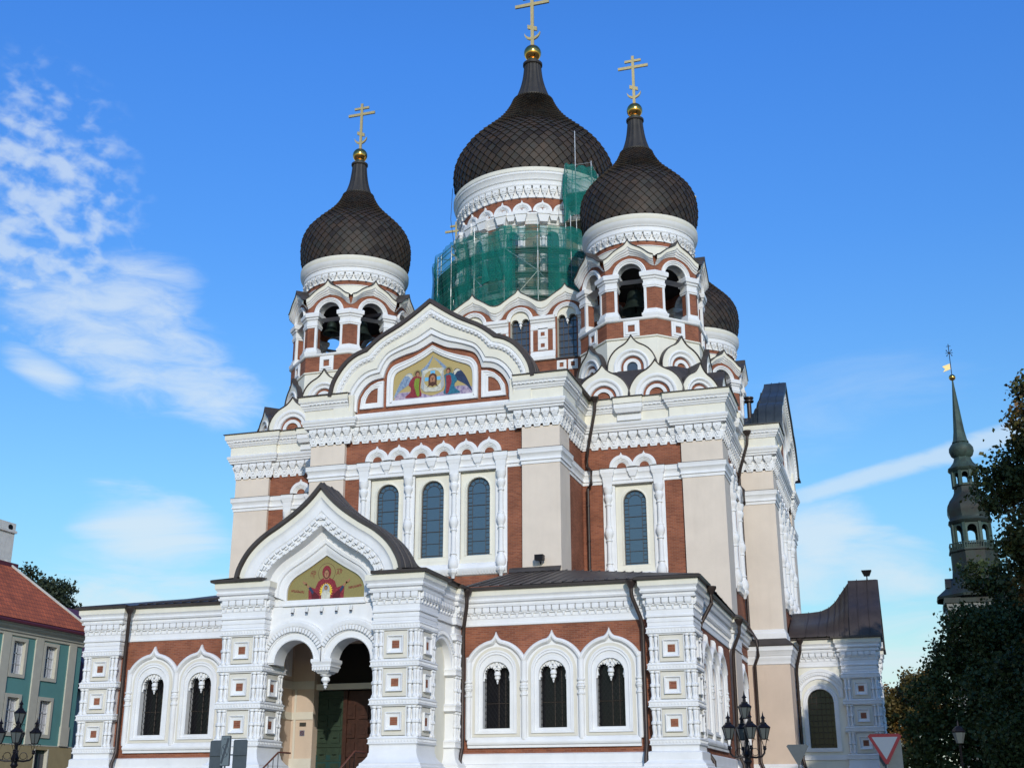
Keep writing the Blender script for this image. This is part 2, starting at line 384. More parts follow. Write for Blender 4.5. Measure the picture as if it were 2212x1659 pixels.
class MB:
    def __init__(s, name, parent=None, loc=(0, 0, 0), smooth=40):
        s.name = name; s.parent = parent; s.loc = loc
        s.v = []; s.f = []; s.m = []; s.mats = []; s.obj = None; s.label = None; s.kind = None; s.smooth = smooth
        ALL.append(s)

    def mi(s, m):
        if m not in s.mats: s.mats.append(m)
        return s.mats.index(m)

    def add(s, pts, faces, m):
        o = len(s.v); s.v.extend(pts)
        if isinstance(m, (list, tuple)):
            for f, mm in zip(faces, m):
                s.f.append([i + o for i in f]); s.m.append(s.mi(mm))
        else:
            k = s.mi(m)
            for f in faces:
                s.f.append([i + o for i in f]); s.m.append(k)

    def box(s, a0, a1, b0, b1, c0, c1, m, fr=ID):
        p = [fr(x, y, z) for z in (c0, c1) for y in (b0, b1) for x in (a0, a1)]
        s.add(p, [(0, 2, 3, 1), (4, 5, 7, 6), (0, 1, 5, 4), (2, 6, 7, 3), (0, 4, 6, 2), (1, 3, 7, 5)], m)

    def taper(s, c, h0, h1, z0, z1, m, fr=ID):
        """frustum: c=(x,y) centre, h0/h1 = half sizes (x,y) below/above"""
        p = [fr(c[0] + i * h[0], c[1] + j * h[1], z) for z, h in ((z0, h0), (z1, h1)) for j in (-1, 1) for i in (-1, 1)]
        s.add(p, [(0, 2, 3, 1), (4, 5, 7, 6), (0, 1, 5, 4), (2, 6, 7, 3), (0, 4, 6, 2), (1, 3, 7, 5)], m)

    def grid(s, rows, m, cu=False, cv=False, colm=None):
        """rows[i][j]; colm: material per j-segment"""
        nr, nc = len(rows), len(rows[0])
        pts = [p for r in rows for p in r]
        fs, ms = [], []
        for i in range(nr if cu else nr - 1):
            for j in range(nc if cv else nc - 1):
                i2, j2 = (i + 1) % nr, (j + 1) % nc
                fs.append((i * nc + j, i * nc + j2, i2 * nc + j2, i2 * nc + j))
                ms.append(colm[j] if colm else m)
        s.add(pts, fs, ms)

    def sweepp(s, path, prof, m, closed=False, caps=True, fr=None):
        """sweep profile [(offset,z)] along a plan path; outward is to the right of travel"""
        n = len(path); rows = []
        for i in range(n):
            p = Vector(path[i])
            a = Vector(path[i - 1]) if (i > 0 or closed) else None
            b = Vector(path[(i + 1) % n]) if (i < n - 1 or closed) else None
            ns = []
            if a is not None:
                t = (p - a).normalized(); ns.append(Vector((t.y, -t.x)))
            if b is not None:
                t = (b - p).normalized(); ns.append(Vector((t.y, -t.x)))
            if len(ns) == 2:
                nn = ns[0] + ns[1]
                nn = nn / max(nn.dot(ns[0]), 0.3)
            else: nn = ns[0]
            rows.append([(p.x + nn.x * o, p.y + nn.y * o, z) for o, z in prof])
        if fr: rows = [[fr(*q) for q in r] for r in rows]
        colm = m if isinstance(m, list) else None
        s.grid(rows, m if not colm else m[0], cu=closed, colm=colm)
        if caps and not closed:
            for r in (rows[0], rows[-1]):
                s.add(r, [list(range(len(r)))], colm[0] if colm else m)

    def sweepf(s, curve, prof, m, fr, closed=False, caps=False):
        """sweep profile [(r,d)] along a curve [(s,z)] in a wall frame; r is to the left of travel"""
        n = len(curve); rows = []
        for i in range(n):
            p = Vector(curve[i])
            a = Vector(curve[i - 1]) if (i > 0 or closed) else None
            b = Vector(curve[(i + 1) % n]) if (i < n - 1 or closed) else None
            ns = []
            if a is not None:
                t = (p - a).normalized(); ns.append(Vector((-t.y, t.x)))
            if b is not None:
                t = (b - p).normalized(); ns.append(Vector((-t.y, t.x)))
            if len(ns) == 2:
                nn = ns[0] + ns[1]
                nn = nn / max(nn.dot(ns[0]), 0.45)
            else: nn = ns[0]
            rows.append([fr(p.x + nn.x * r, d, p.y + nn.y * r) for r, d in prof])
        colm = m if isinstance(m, list) else None
        s.grid(rows, m if not colm else m[0], cu=closed, colm=colm)
        if caps and not closed:
            for r in (rows[0], rows[-1]):
                s.add(r, [list(range(len(r)))], colm[0] if colm else m)

    def lathe(s, cx, cy, prof, m, seg=16, a0=0.0, a1=2 * pi, fr=ID, colm=None):
        full = abs(a1 - a0 - 2 * pi) < 1e-6
        k = seg if full else seg + 1
        rows = []
        for i in range(k):
            a = a0 + (a1 - a0) * i / seg
            rows.append([fr(cx + r * cos(a), cy + r * sin(a), z) for r, z in prof])
        s.grid(rows, m, cu=full, colm=colm)

    def tess(s, outer, holes, m, fr, d):
        loops = [[Vector((p[0], p[1], 0)) for p in outer]] + [[Vector((p[0], p[1], 0)) for p in h] for h in holes]
        tris = tessellate_polygon(loops)
        pts = [fr(p.x, d, p.y) for l in loops for p in l]
        s.add(pts, [tuple(t) for t in tris], m)

    def plate(s, outer, holes, d0, d1, m, fr, me=None, back=False):
        """slab in a wall frame with real thickness d0 (back) .. d1 (front)"""
        s.tess(outer, holes, m, fr, d1)
        if back: s.tess(outer, holes, m, fr, d0)
        for l in [outer] + list(holes):
            n = len(l)
            rows = [[fr(p[0], d0, p[1]), fr(p[0], d1, p[1])] for p in l]
            s.grid(rows, me or m, cu=True)

    def tube(s, pts, r, m, seg=8):
        rows = []
        n = len(pts); up = Vector((0.13, 0.21, 0.97))
        for i in range(n):
            p = Vector(pts[i])
            t = (Vector(pts[min(i + 1, n - 1)]) - Vector(pts[max(i - 1, 0)])).normalized()
            a = t.cross(up)
            if a.length < 0.15: a = t.cross(Vector((1, 0, 0)))
            a.normalize(); b = t.cross(a)
            rr = r[i] if isinstance(r, (list, tuple)) else r
            rows.append([tuple(p + a * rr * cos(2 * pi * k / seg) + b * rr * sin(2 * pi * k / seg)) for k in range(seg)])
        s.grid(rows, m, cv=True)
        s.add(rows[0], [list(range(seg))], m); s.add(rows[-1], [list(range(seg))], m)

    def bar(s, p, q, w, m, fr=None):
        """thin square bar between two points"""
        if fr: p, q = fr(*p), fr(*q)
        s.tube([p, q], w * 0.7, m, 4)

    def build(s):
        me = bpy.data.meshes.new(s.name)
        me.from_pydata([tuple(p) for p in s.v], [], s.f)
        for m in s.mats: me.materials.append(MATS[m])
        me.polygons.foreach_set('material_index', s.m)
        if s.smooth:
            me.polygons.foreach_set('use_smooth', [True] * len(me.polygons))
            me.set_sharp_from_angle(angle=radians(s.smooth))
        me.update()
        o = bpy.data.objects.new(s.name, me)
        SC.collection.objects.link(o)
        o.location = s.loc
        if s.parent is not None:
            o.parent = s.parent.obj if isinstance(s.parent, MB) else s.parent
        if s.label: o['label'] = s.label
        if s.kind: o['kind'] = s.kind
        s.obj = o
        return o


def empty(name, loc, label, cat, group=None, kind=None, rz=0.0):
    o = bpy.data.objects.new(name, None); SC.collection.objects.link(o)
    o.location = loc; o.rotation_euler = (0, 0, rz); o.empty_display_size = 0.3
    tag(o, label, cat, group, kind)
    return o


def tag(o, label=None, cat=None, group=None, kind=None):
    if label: o['label'] = label
    if cat: o['category'] = cat
    if group: o['group'] = group
    if kind: o['kind'] = kind
    return o


def flush():
    for b in ALL:
        if b.obj is None: b.build()
    ALL.clear()


def copy_tree(o, loc=None, rz=None, parent='same', label=None):
    c = o.copy(); SC.collection.objects.link(c)
    if parent != 'same': c.parent = parent
    if loc is not None: c.location = loc
    if rz is not None: c.rotation_euler = (0, 0, rz)
    if label: c['label'] = label
    for ch in list(o.children):
        copy_tree(ch, parent=c)
    return c


# ------------------------------------------------------------------ curves
def arc(cx, cz, r, a0=180, a1=0, n=20, rz=None):
    rz = rz or r
    return [(cx + r * cos(radians(a0 + (a1 - a0) * i / n)), cz + rz * sin(radians(a0 + (a1 - a0) * i / n))) for i in range(n + 1)]


def keel(cx, zc, r, pk, al=24, n=14, zb=None):
    """ogee arch, left to right; circle r about (cx,zc), tip pk above the crown"""
    left = arc(cx, zc, r, 180, 90 + al, n)
    A = Vector(left[-1]); T = Vector((sin(radians(90 + al)), -cos(radians(90 + al))))
    k = (cx - A.x) * 0.62 / T.x
    C = A + T * k; P = Vector((cx, zc + r + pk))
    for i in range(1, 7):
        t = i / 6
        q = A * (1 - t) ** 2 + C * 2 * t * (1 - t) + P * t * t
        left.append((q.x, q.y))
    right = [(2 * cx - x, z) for x, z in left[:-1]][::-1]
    c = left + right
    if zb is not None: c = [(c[0][0], zb)] + c + [(c[-1][0], zb)]
    return c


def winshape(cx, hw, z0, zs, n=14, r=None):
    """closed loop: window with round head"""
    return [(cx - hw, z0)] + arc(cx, zs, hw, 180, 0, n, r or hw) + [(cx + hw, z0)]


def resample(pts, n):
    P = [Vector(p) for p in pts]
    L = [0]
    for a, b in zip(P, P[1:]): L.append(L[-1] + (b - a).length)
    out = []
    for i in range(n):
        t = L[-1] * i / (n - 1)
        k = 0
        while k < len(L) - 2 and L[k + 1] < t: k += 1
        f = (t - L[k]) / max(L[k + 1] - L[k], 1e-9)
        out.append(tuple(P[k].lerp(P[k + 1], f)))
    return out


def crom(pts, n=6):
    """Catmull-Rom through points"""
    out = []
    P = [Vector(p) for p in pts]
    for i in range(len(P) - 1):
        p0 = P[max(i - 1, 0)]; p1 = P[i]; p2 = P[i + 1]; p3 = P[min(i + 2, len(P) - 1)]
        for k in range(n):
            f = k / n
            out.append(tuple(.5 * ((2 * p1) + (p2 - p0) * f + (2 * p0 - 5 * p1 + 4 * p2 - p3) * f * f + (3 * p1 - p0 - 3 * p2 + p3) * f ** 3)))
    out.append(tuple(P[-1]))
    return out


def mir(right):
    """right half from foot to apex -> whole curve from left foot to right foot"""
    return [(-x, z) for x, z in right] + [(x, z) for x, z in right[:-1]][::-1]


def lerpc(A, B, f):
    return [(a[0] + (b[0] - a[0]) * f, a[1] + (b[1] - a[1]) * f) for a, b in zip(A, B)]


def loft(mb, curves, ds, mats, fr):
    """curves: list of equal-length curves; ds depth of each; mats per strip"""
    rows = [[fr(curves[k][i][0], ds[k], curves[k][i][1]) for k in range(len(curves))] for i in range(len(curves[0]))]
    mb.grid(rows, mats[0], colm=mats)


# ================================================================== cathedral
CATH = empty('orthodox_cathedral', (0, 0, 0), 'white cream and brick cathedral with five black onion domes and golden crosses', 'cathedral')
WY = 19.66                                   # axis of the crossing
TX, TY = 9.53, 10.06                         # bell tower axis
SF = lambda: FR(16.1, WY, pi / 2)            # south arm frame (brick plane)


def block_on(mb, curve, sp, w, h, d0, d1, m, fr, off=0.0):
    pts = resample(curve, max(3, int(sum((Vector(b) - Vector(a)).length for a, b in zip(curve, curve[1:])) / sp)))
    for i in range(1, len(pts) - 1):
        t = (Vector(pts[i + 1]) - Vector(pts[i - 1])).normalized(); n = Vector((-t.y, t.x)); p = Vector(pts[i]) + n * off
        q = [p + t * a * w / 2 + n * b * h / 2 for a, b in ((-1, -1), (1, -1), (1, 1), (-1, 1))]
        P = [fr(a.x, d, a.y) for d in (d0, d1) for a in q]
        mb.add(P, [(4, 5, 6, 7), (0, 1, 5, 4), (1, 2, 6, 5), (2, 3, 7, 6), (3, 0, 4, 7)], m)


def seg_frames(path, closed=False):
    n = len(path)
    for i in range(n if closed else n - 1):
        a, b = path[i], path[(i + 1) % n]
        L = math.hypot(b[0] - a[0], b[1] - a[1])
        yield FR(a[0], a[1], atan2(b[1] - a[1], b[0] - a[0])), L


def zigzag(mb, path):
    for fr, L in seg_frames(path):
        if L < 0.5: continue
        e = 0.06 if L > 1.5 else 0.0
        n = max(1, round((L + 2 * e) / 0.535)); w = (L + 2 * e) / n
        for i in range(n):
            c = -e + w * (i + .5)
            h = w * .5
            mb.plate([(c - h * .97, 19.97), (c - h * .62, 19.66), (c + h * .62, 19.66), (c + h * .97, 19.97), (c + h * .97, 20.14), (c - h * .97, 20.14)], [], 0, .07, 'white', fr)
            mb.plate([(c - h * .80, 20.14), (c - h * .30, 19.76), (c + h * .30, 19.76), (c + h * .80, 20.14)], [], .07, .11, 'white', fr)
            mb.plate([(c - h * .45, 20.14), (c - h * .12, 19.92), (c + h * .12, 19.92), (c + h * .45, 20.14)], [], .11, .16, 'white', fr)
            mb.box(c - h * .5, c + h * .5, 0, .20, 20.12, 20.19, 'white', fr)
            mb.taper((c, .12), (h * .46, .10), (h * .84, .14), 20.19, 20.34, 'white', fr)
            mb.box(c - h * .86, c + h * .86, 0, .27, 20.34, 20.53, 'white', fr)
            mb.box(c - h * .14, c + h * .14, .2, .30, 20.38, 20.45, 'white', fr)
        mb.box(-e, L + e, 0, .05, 19.80, 20.6, 'white', fr)


def drops(mb, path, z0=9.04, z1=9.48, sp=.345, dep=.15, closed=False):
    for fr, L in seg_frames(path, closed):
        if L < 0.3: continue
        n = max(1, round(L / sp)); w = L / n; H = z1 - z0
        for i in range(n):
            c = w * (i + .5); h = w * .5
            mb.box(c - h * .84, c + h * .84, 0, dep, z0 + H * .58, z1, 'white', fr)
            mb.taper((c, dep * .42), (h * .62, dep * .4), (h * .84, dep * .5), z0 + H * .44, z0 + H * .58, 'white', fr)
            mb.taper((c, dep * .28), (h * .16, dep * .22), (h * .30, dep * .32), z0 + H * .04, z0 + H * .34, 'white', fr)
        mb.box(0, L, 0, dep * .62, z0 + H * .34, z0 + H * .44, 'white', fr)


def dentils(mb, path, z0, z1, d0, d1, sp=.2, m='white'):
    for fr, L in seg_frames(path):
        if L < 0.3: continue
        n = max(1, round(L / sp)); w = L / n
        for i in range(n):
            mb.box(w * i + w * .22, w * i + w * .78, d0, d1, z0, z1, m, fr)


def mirx(p): return [(-x, y) for x, y in p][::-1]


# ---- upper plan (right half, from the west axis round to the south arm)
HU = [(4.95, .25), (4.95, 0), (6.95, 0), (6.95, 1.9), (6.75, 1.9), (6.75, 5.4), (12.25, 5.4), (12.25, 5.2), (14.45, 5.2), (14.45, 7.35),
      (14.25, 7.35), (14.25, 12.7), (16.3, 12.7), (16.3, 14.7), (16.1, 14.7), (16.1, WY)]
HC = [(4.62, .25), (4.62, 0), (6.95, 0), (6.95, 1.9), (6.75, 1.9), (6.75, 5.4), (12.05, 5.4), (12.05, 5.2), (14.45, 5.2), (14.45, 7.5),
      (14.25, 7.5), (14.25, 12.7), (16.3, 12.7), (16.3, 15.0), (16.1, 15.0), (16.1, WY)]
BACK = [(x, 2 * WY - y) for x, y in HC[::-1][1:] if y >= 5.0]


def half(l, start=True):
    return l


def fullpath(h):
    south = h + [(x, 2 * WY - y) for x, y in h[::-1][1:] if y > 5]
    return [(-x, y) for x, y in south][::-1] + south


# brick faces, with openings for the window panels
WF = FR(0, .25, 0)
w_ = MB('upper_wall', CATH)
PANEL_W, PZ0, PZ1 = .95, 12.87, 17.62
rect = lambda c, hw, z0, z1: [(c - hw, z0), (c - hw, z1), (c + hw, z1), (c + hw, z0)]
w_.plate([(-6.75, 10), (-6.75, 21.1), (6.75, 21.1), (6.75, 10)], [rect(c, PANEL_W, PZ0, PZ1) for c in (-2.51, 0, 2.51)], -.18, 0, 'brick', WF, me='cream')
TF = {1: FR(0, 5.4, 0)}
for sx in (-1, 1):
    a, b = (6.7, 14.25) if sx > 0 else (-14.25, -6.7)
    w_.plate([(a, 10), (a, 21.1), (b, 21.1), (b, 10)], [rect(9.57 * sx, 1.02, PZ0, PZ1)], -.18, 0, 'brick', TF[1], me='cream')
for sx in (-1, 1):
    w_.grid([[(6.75 * sx, y, z) for y in (.25, 5.4)] for z in (10, 21.1)], 'brick')
    w_.grid([[(14.25 * sx, y, z) for y in (5.4, 12.9)] for z in (9, 21.1)], 'brick')
    w_.grid([[(14.25 * sx, y, z) for y in (26.42, 34)] for z in (9, 21.1)], 'brick')
    w_.grid([[(x * sx, 12.9, z) for x in (14.25, 16.1)] for z in (9, 21.1)], 'brick')
    w_.grid([[(x * sx, 26.42, z) for x in (14.25, 16.1)] for z in (9, 21.1)], 'brick')
    w_.plate([(-6.76, 9), (-6.76, 21.1), (6.76, 21.1), (6.76, 9)], [rect(c, PANEL_W, PZ0, PZ1) for c in (-2.51, 0, 2.51)], -.18, 0, 'brick', FR(16.1 * sx, WY, pi / 2 * sx), me='cream')
w_.grid([[(x, 34, z) for x in (-14.25, 14.25)] for z in (9, 21.1)], 'brick')

# pilasters
for pth in ([(4.95, .25), (4.95, 0), (6.95, 0), (6.95, 1.9), (6.75, 1.9)], [(12.25, 5.4), (12.25, 5.2), (14.45, 5.2), (14.45, 7.35), (14.25, 7.35)],
            [(14.2, 12.7), (16.3, 12.7), (16.3, 14.7), (16.1, 14.7)], [(16.1, 24.62), (16.3, 24.62), (16.3, 26.62), (14.2, 26.62)]):
    for q in (pth, mirx(pth)):
        p_ = MB('pilaster', CATH)
        zb = 10.0
        p_.sweepp(q, [(0, zb), (0, 19.7)], 'peach', caps=False)
        fx = [v for v in q]
# white foot of the tower and transept pilasters above the narthex roof
for pth in ([(12.6, 5.2), (14.45, 5.2), (14.45, 7.35)], [(14.2, 12.7), (16.3, 12.7), (16.3, 14.7)]):
    for q in (pth, mirx(pth)):
        p_ = MB('pilaster_foot', CATH)
        p_.sweepp(q, [(.1, 9.4), (.12, 10.2), (.12, 10.35), (.06, 10.42), (.06, 10.52), (0, 10.58)], 'white', caps=True)

# string course with its thin metal cover
st = MB('string_course', CATH)
PROF_S = [(0.0, 17.70), (.04, 17.72), (.04, 17.86), (.10, 17.90), (.10, 17.96), (.07, 18.0), (.08, 18.16), (.17, 18.26), (.17, 18.46), (.19, 18.50), (.19, 18.53), (0, 18.57)]
SM = ['white'] * 9 + ['roof_brown'] * 2
for p in (fullpath(HU),):
    i0 = len(p) // 2
    st.sweepp(p, PROF_S, SM, caps=False)

# main entablature
en = MB('cornice', CATH)
pc = fullpath(HC)
zigzag(en, pc)
en.sweepp(pc, [(.05, 20.55), (.30, 20.58), (.32, 20.68), (.38, 20.72), (.38, 20.80), (.44, 20.86), (.46, 20.98), (.42, 21.02), (.34, 21.06), (.30, 21.08)], 'white', caps=False)
for q in (HC[1:-2], mirx(HC[1:-2])):
    # small raised block in the middle of each tower side
    qq = []
    for p in q: qq.append(p)
    en.sweepp(qq, [(.30, 21.08), (.30, 21.58), (.36, 21.60), (.38, 21.68), (.44, 21.74), (.44, 21.80), (.50, 21.84), (.52, 21.96), (.58, 22.0), (.60, 22.04), (.60, 22.32)],
              ['cream'] + ['white'] * 8 + ['cream'], caps=True)
    dentils(en, qq, 21.86, 21.93, .50, .55, .24)
for f_, c in ((FR(0, 5.4, 0), TX), (FR(0, 5.4, 0), -TX), (FR(14.25, 0, pi / 2), TY), (FR(-14.25, 2 * WY, -pi / 2), 2 * WY - TY)):
    en.box(c - .66, c + .66, .0, .42, 21.12, 21.5, 'white', f_)
    en.taper((c, .3), (.68, .32), (.78, .40), 21.5, 21.72, 'white', f_)
    en.box(c - .78, c + .78, 0, .72, 21.72, 21.99, 'white', f_)
    en.box(c - .80, c + .80, 0, .78, 21.99, 22.315, 'cream', f_)
# west and south gable foot mouldings
for f_ in (WF, SF(), FR(-16.1, WY, -pi / 2)):
    en.sweepp([(-4.62, 0), (4.62, 0)], [(.30, 21.0), (.34, 21.06), (.36, 21.14), (.30, 21.18), (.30, 21.24), (.2, 21.28), (.2, 21.34), (0, 21.36)], 'white', fr=lambda x, y, z, g=f_: g(x, -y, z))
# metal covers on the cornice
for q in (HC[1:-2], mirx(HC[1:-2])):
    cv = MB('cornice_cover', CATH)
    cv.sweepp(q, [(.60, 22.322), (.68, 22.318), (.68, 22.36), (-.5, 22.52)], 'roof_metal', caps=True)
for f_, c in ((FR(0, 5.4, 0), TX), (FR(0, 5.4, 0), -TX)):
    cv.box(c - .86, c + .86, .3, .86, 22.325, 22.37, 'roof_metal', f_)


def colonnette(name, parent, z0, z1, r, d, fr, s, seg=12):
    """turned half column with bulbs, standing on a pedestal"""
    H = z1 - z0
    m = MB(name, parent)
    m.lathe(s, d, [(r * .5, z0 - .28 * 1), (r * .8, z0 - .12), (r * 1.5, z0 - .02), (r * 1.7, z0 + .02), (r * 1.7, z0 + .14), (r * 1.3, z0 + .2)], 'white', 6, fr=fr, a0=pi / 6, a1=pi / 6 + 2 * pi)
    pr = [(1.2, .035), (1.75, .06), (1.8, .10), (1.5, .135), (1.0, .165), (.95, .18), (1.2, .185), (1.2, .195), (.9, .20), (.85, .30), (.85, .42), (1.15, .425), (1.15, .437), (.9, .44),
          (1.0, .455), (1.45, .485), (1.6, .51), (1.5, .535), (1.1, .56), (1.15, .565), (1.15, .578), (.85, .585), (.82, .70), (.80, .80), (1.1, .805), (1.1, .817), (.85, .822),
          (.95, .84), (1.5, .875), (1.55, .90), (1.2, .92), (1.3, .93), (1.7, .955), (1.75, 1.0)]
    m.lathe(s, d, [(a * r, z0 + b * H) for a, b in pr], 'white', seg, fr=fr)
    return m


def archlet(mb, fr, cx, zb, ro, ri, tip, m='white', dd=.0):
    O = keel(cx, zb, ro, tip, al=11, n=9); I = keel(cx, zb, ri, 0, al=11, n=9)
    fs = [0, 0, .08, .50, .55, .66, .70, .84, .88, 1, 1]
    ds = [0, .14, .17, .16, .12, .12, .07, .08, .03, .03, -.05]
    loft(mb, [lerpc(O, I, f) for f in fs], [d + dd for d in ds], [m] * (len(fs) - 1), fr)


def capblock(mb, fr, c, z0=17.74, z1=18.50, w=.38, d=.10):
    mb.taper((c, .12), (w * .62, .12), (w * .62, .12), z0 - .25, z0, 'white', fr)
    mb.taper((c, .12), (w * .66, .12), (w * .74, .15), z0, z0 + .34, 'white', fr)
    mb.taper((c, .12), (w * .78, .16), (w * .98, .20), z0 + .34, z1 - .22, 'white', fr)
    mb.box(c - w, c + w, 0, .33, z1 - .22, z1, 'white', fr)
    mb.box(c - w - .02, c + w + .02, 0, .35, z1, z1 + .03, 'roof_brown', fr)


def bracket(mb, fr, c, z1=18.50):
    mb.box(c - .30, c + .30, 0, .28, z1 - .18, z1, 'white', fr)
    mb.box(c - .32, c + .32, 0, .30, z1, z1 + .03, 'roof_brown', fr)
    mb.taper((c, .12), (.15, .10), (.26, .15), z1 - .46, z1 - .18, 'white', fr)
    mb.taper((c, .08), (.03, .03), (.13, .10), z1 - .74, z1 - .46, 'white', fr)


def tall_window(parent, loc, rz, hw=.62, ph=.95):
    """round-headed leaded window in a recessed cream panel; local frame, brick plane at d=0"""
    g = FR(0, 0, 0)
    m = MB('tall_window', parent, loc)
    m.plate(rect(0, ph, PZ0, PZ1), [winshape(0, hw, 13.3, 16.7)], -.40, -.07, 'cream', g)
    m.sweepf(rect(0, ph, PZ0, PZ1)[::-1], [(0, -.10), (0, .03), (-.08, .05), (-.11, .02)], 'white', g, closed=True)
    fw = winshape(0, hw, 13.3, 16.7)
    m.sweepf(fw, [(0, -.09), (.02, -.035), (.09, -.045), (.12, -.07)], 'cream', g)
    m.box(-ph, ph, -.1, .0, PZ0, 13.12, 'cream', g)
    p = MB('pane', m); p.plate(fw, [], -.26, -.24, 'glass_blue', g)
    l = MB('leading', m)
    w = .017
    for x in (-hw * .58, hw * .58): l.bar((x, -.215, 13.3), (x, -.215, 16.72), w, 'lead', g)
    z = 13.42; k = 0
    while z < 16.7:
        l.bar((-hw, -.215, z), (hw, -.215, z), w * (1.4 if k % 2 == 0 else 1), 'lead', g)
        for sgn in (-1, 1):
            l.bar((sgn * hw * .58, -.215, z + .16), (sgn * hw, -.215, z + .16), w, 'lead', g)
            l.bar((sgn * hw * .58, -.215, z + .42), (sgn * hw, -.215, z + .42), w, 'lead', g)
        z += .62; k += 1
    ar = arc(0, 16.72, hw * .6, 180, 0, 10)
    for a, b in zip(ar, ar[1:]): l.bar((a[0], -.215, a[1]), (b[0], -.215, b[1]), w, 'lead', g)
    for a in (150, 120, 90, 60, 30):
        ca, sa = cos(radians(a)), sin(radians(a))
        l.bar((ca * hw * .6, -.215, 16.72 + sa * hw * .6), (ca * hw, -.215, 16.72 + sa * hw), w, 'lead', g)
    l.sweepf(fw, [(.0, -.24), (.0, -.20), (-.03, -.20), (-.03, -.24)], 'lead', g)
    o = m.build(); p.build(); l.build()
    o.rotation_euler = (0, 0, rz)
    return o


tw = tall_window(CATH, (0, .25, 0), 0)
for c in (-2.51, 2.51): copy_tree(tw, (c, .25, 0))
for c in (-2.51, 0, 2.51):
    copy_tree(tw, (16.1, WY + c, 0), pi / 2)
tw2 = tall_window(CATH, (9.57, 5.4, 0), 0, ph=1.02)
copy_tree(tw2, (-9.57, 5.4, 0)); copy_tree(tw2, (14.25, TY, 0), pi / 2)

# frames of the window groups: colonnettes, blocks, archlets, sill
groups = [(WF, (-3.80, -1.27, 1.27, 3.80), 0.0, 6, (-2.54, 0, 2.54)), (FR(0, 5.4, 0), (-1.38, 1.38), 9.57, 2, (0,)), (FR(0, 5.4, 0), (-1.38, 1.38), -9.57, 2, (0,)),
          (SF(), (-3.80, -1.27, 1.27, 3.80), 0.0, 6, (-2.54, 0, 2.54)), (FR(14.25, 0, pi / 2), (-1.38, 1.38), TY, 2, (0,)), (FR(14.25, 0, pi / 2), (-1.38, 1.38), 2 * WY - TY, 2, (0,))]
for f_, cols, c0, na, br_ in groups:
    fm = MB('window_surround', CATH)
    lo, hi = c0 + cols[0], c0 + cols[-1]
    for c in cols:
        colonnette('colonnette', CATH, 12.42, 17.50, .15, .14, f_, c0 + c)
        fm.box(c0 + c - .30, c0 + c + .30, 0, .07, 12.3, 17.74, 'white', f_)
        capblock(fm, f_, c0 + c)
    for c in br_: bracket(fm, f_, c0 + c)
    fm.box(lo, hi, .075, .21, 17.66, 17.80, 'white', f_)
    fm.sweepp([(lo - .3, 0), (hi + .3, 0)], [(0, 12.25), (.10, 12.3), (.14, 12.42), (.20, 12.5), (.20, 12.62), (.13, 12.68), (.10, 12.86), (0, 12.9)], 'white', fr=lambda x, y, z, g=f_: g(x, -y, z))
    n = int((hi - lo) / .16)
    for i in range(n + 1):
        fm.taper((lo + (hi - lo) * i / n, .08), (.03, .05), (.07, .10), 12.33, 12.46, 'white', f_)
    al = MB('blind_arcade', CATH)
    sp = 1.253
    for i in range(na):
        c = c0 + (i - (na - 1) / 2) * sp
        archlet(al, f_, c, 18.60, .66, .26, .16)

# ---- gables of the west and south arms
G0 = [(5.6, 22.2), (5.48, 22.85), (5.2, 23.42), (4.72, 24.02), (4.2, 24.38), (3.62, 24.58), (3.22, 24.93), (2.75, 25.27), (2.2, 25.56), (1.6, 25.88), (.83, 26.38), (0, 26.98)]
G1 = [(4.3, 21.34), (4.27, 22.0), (4.05, 22.5), (3.7, 22.88), (3.3, 23.08), (2.8, 23.15), (2.66, 23.6), (2.4, 24.0), (2.0, 24.2), (1.5, 24.35), (.8, 24.52), (0, 24.92)]
gs = lambda l: crom(l[:6], 5) + crom(l[5:], 5)[1:]
C0, C1 = mir(gs(G0)), mir(gs(G1))


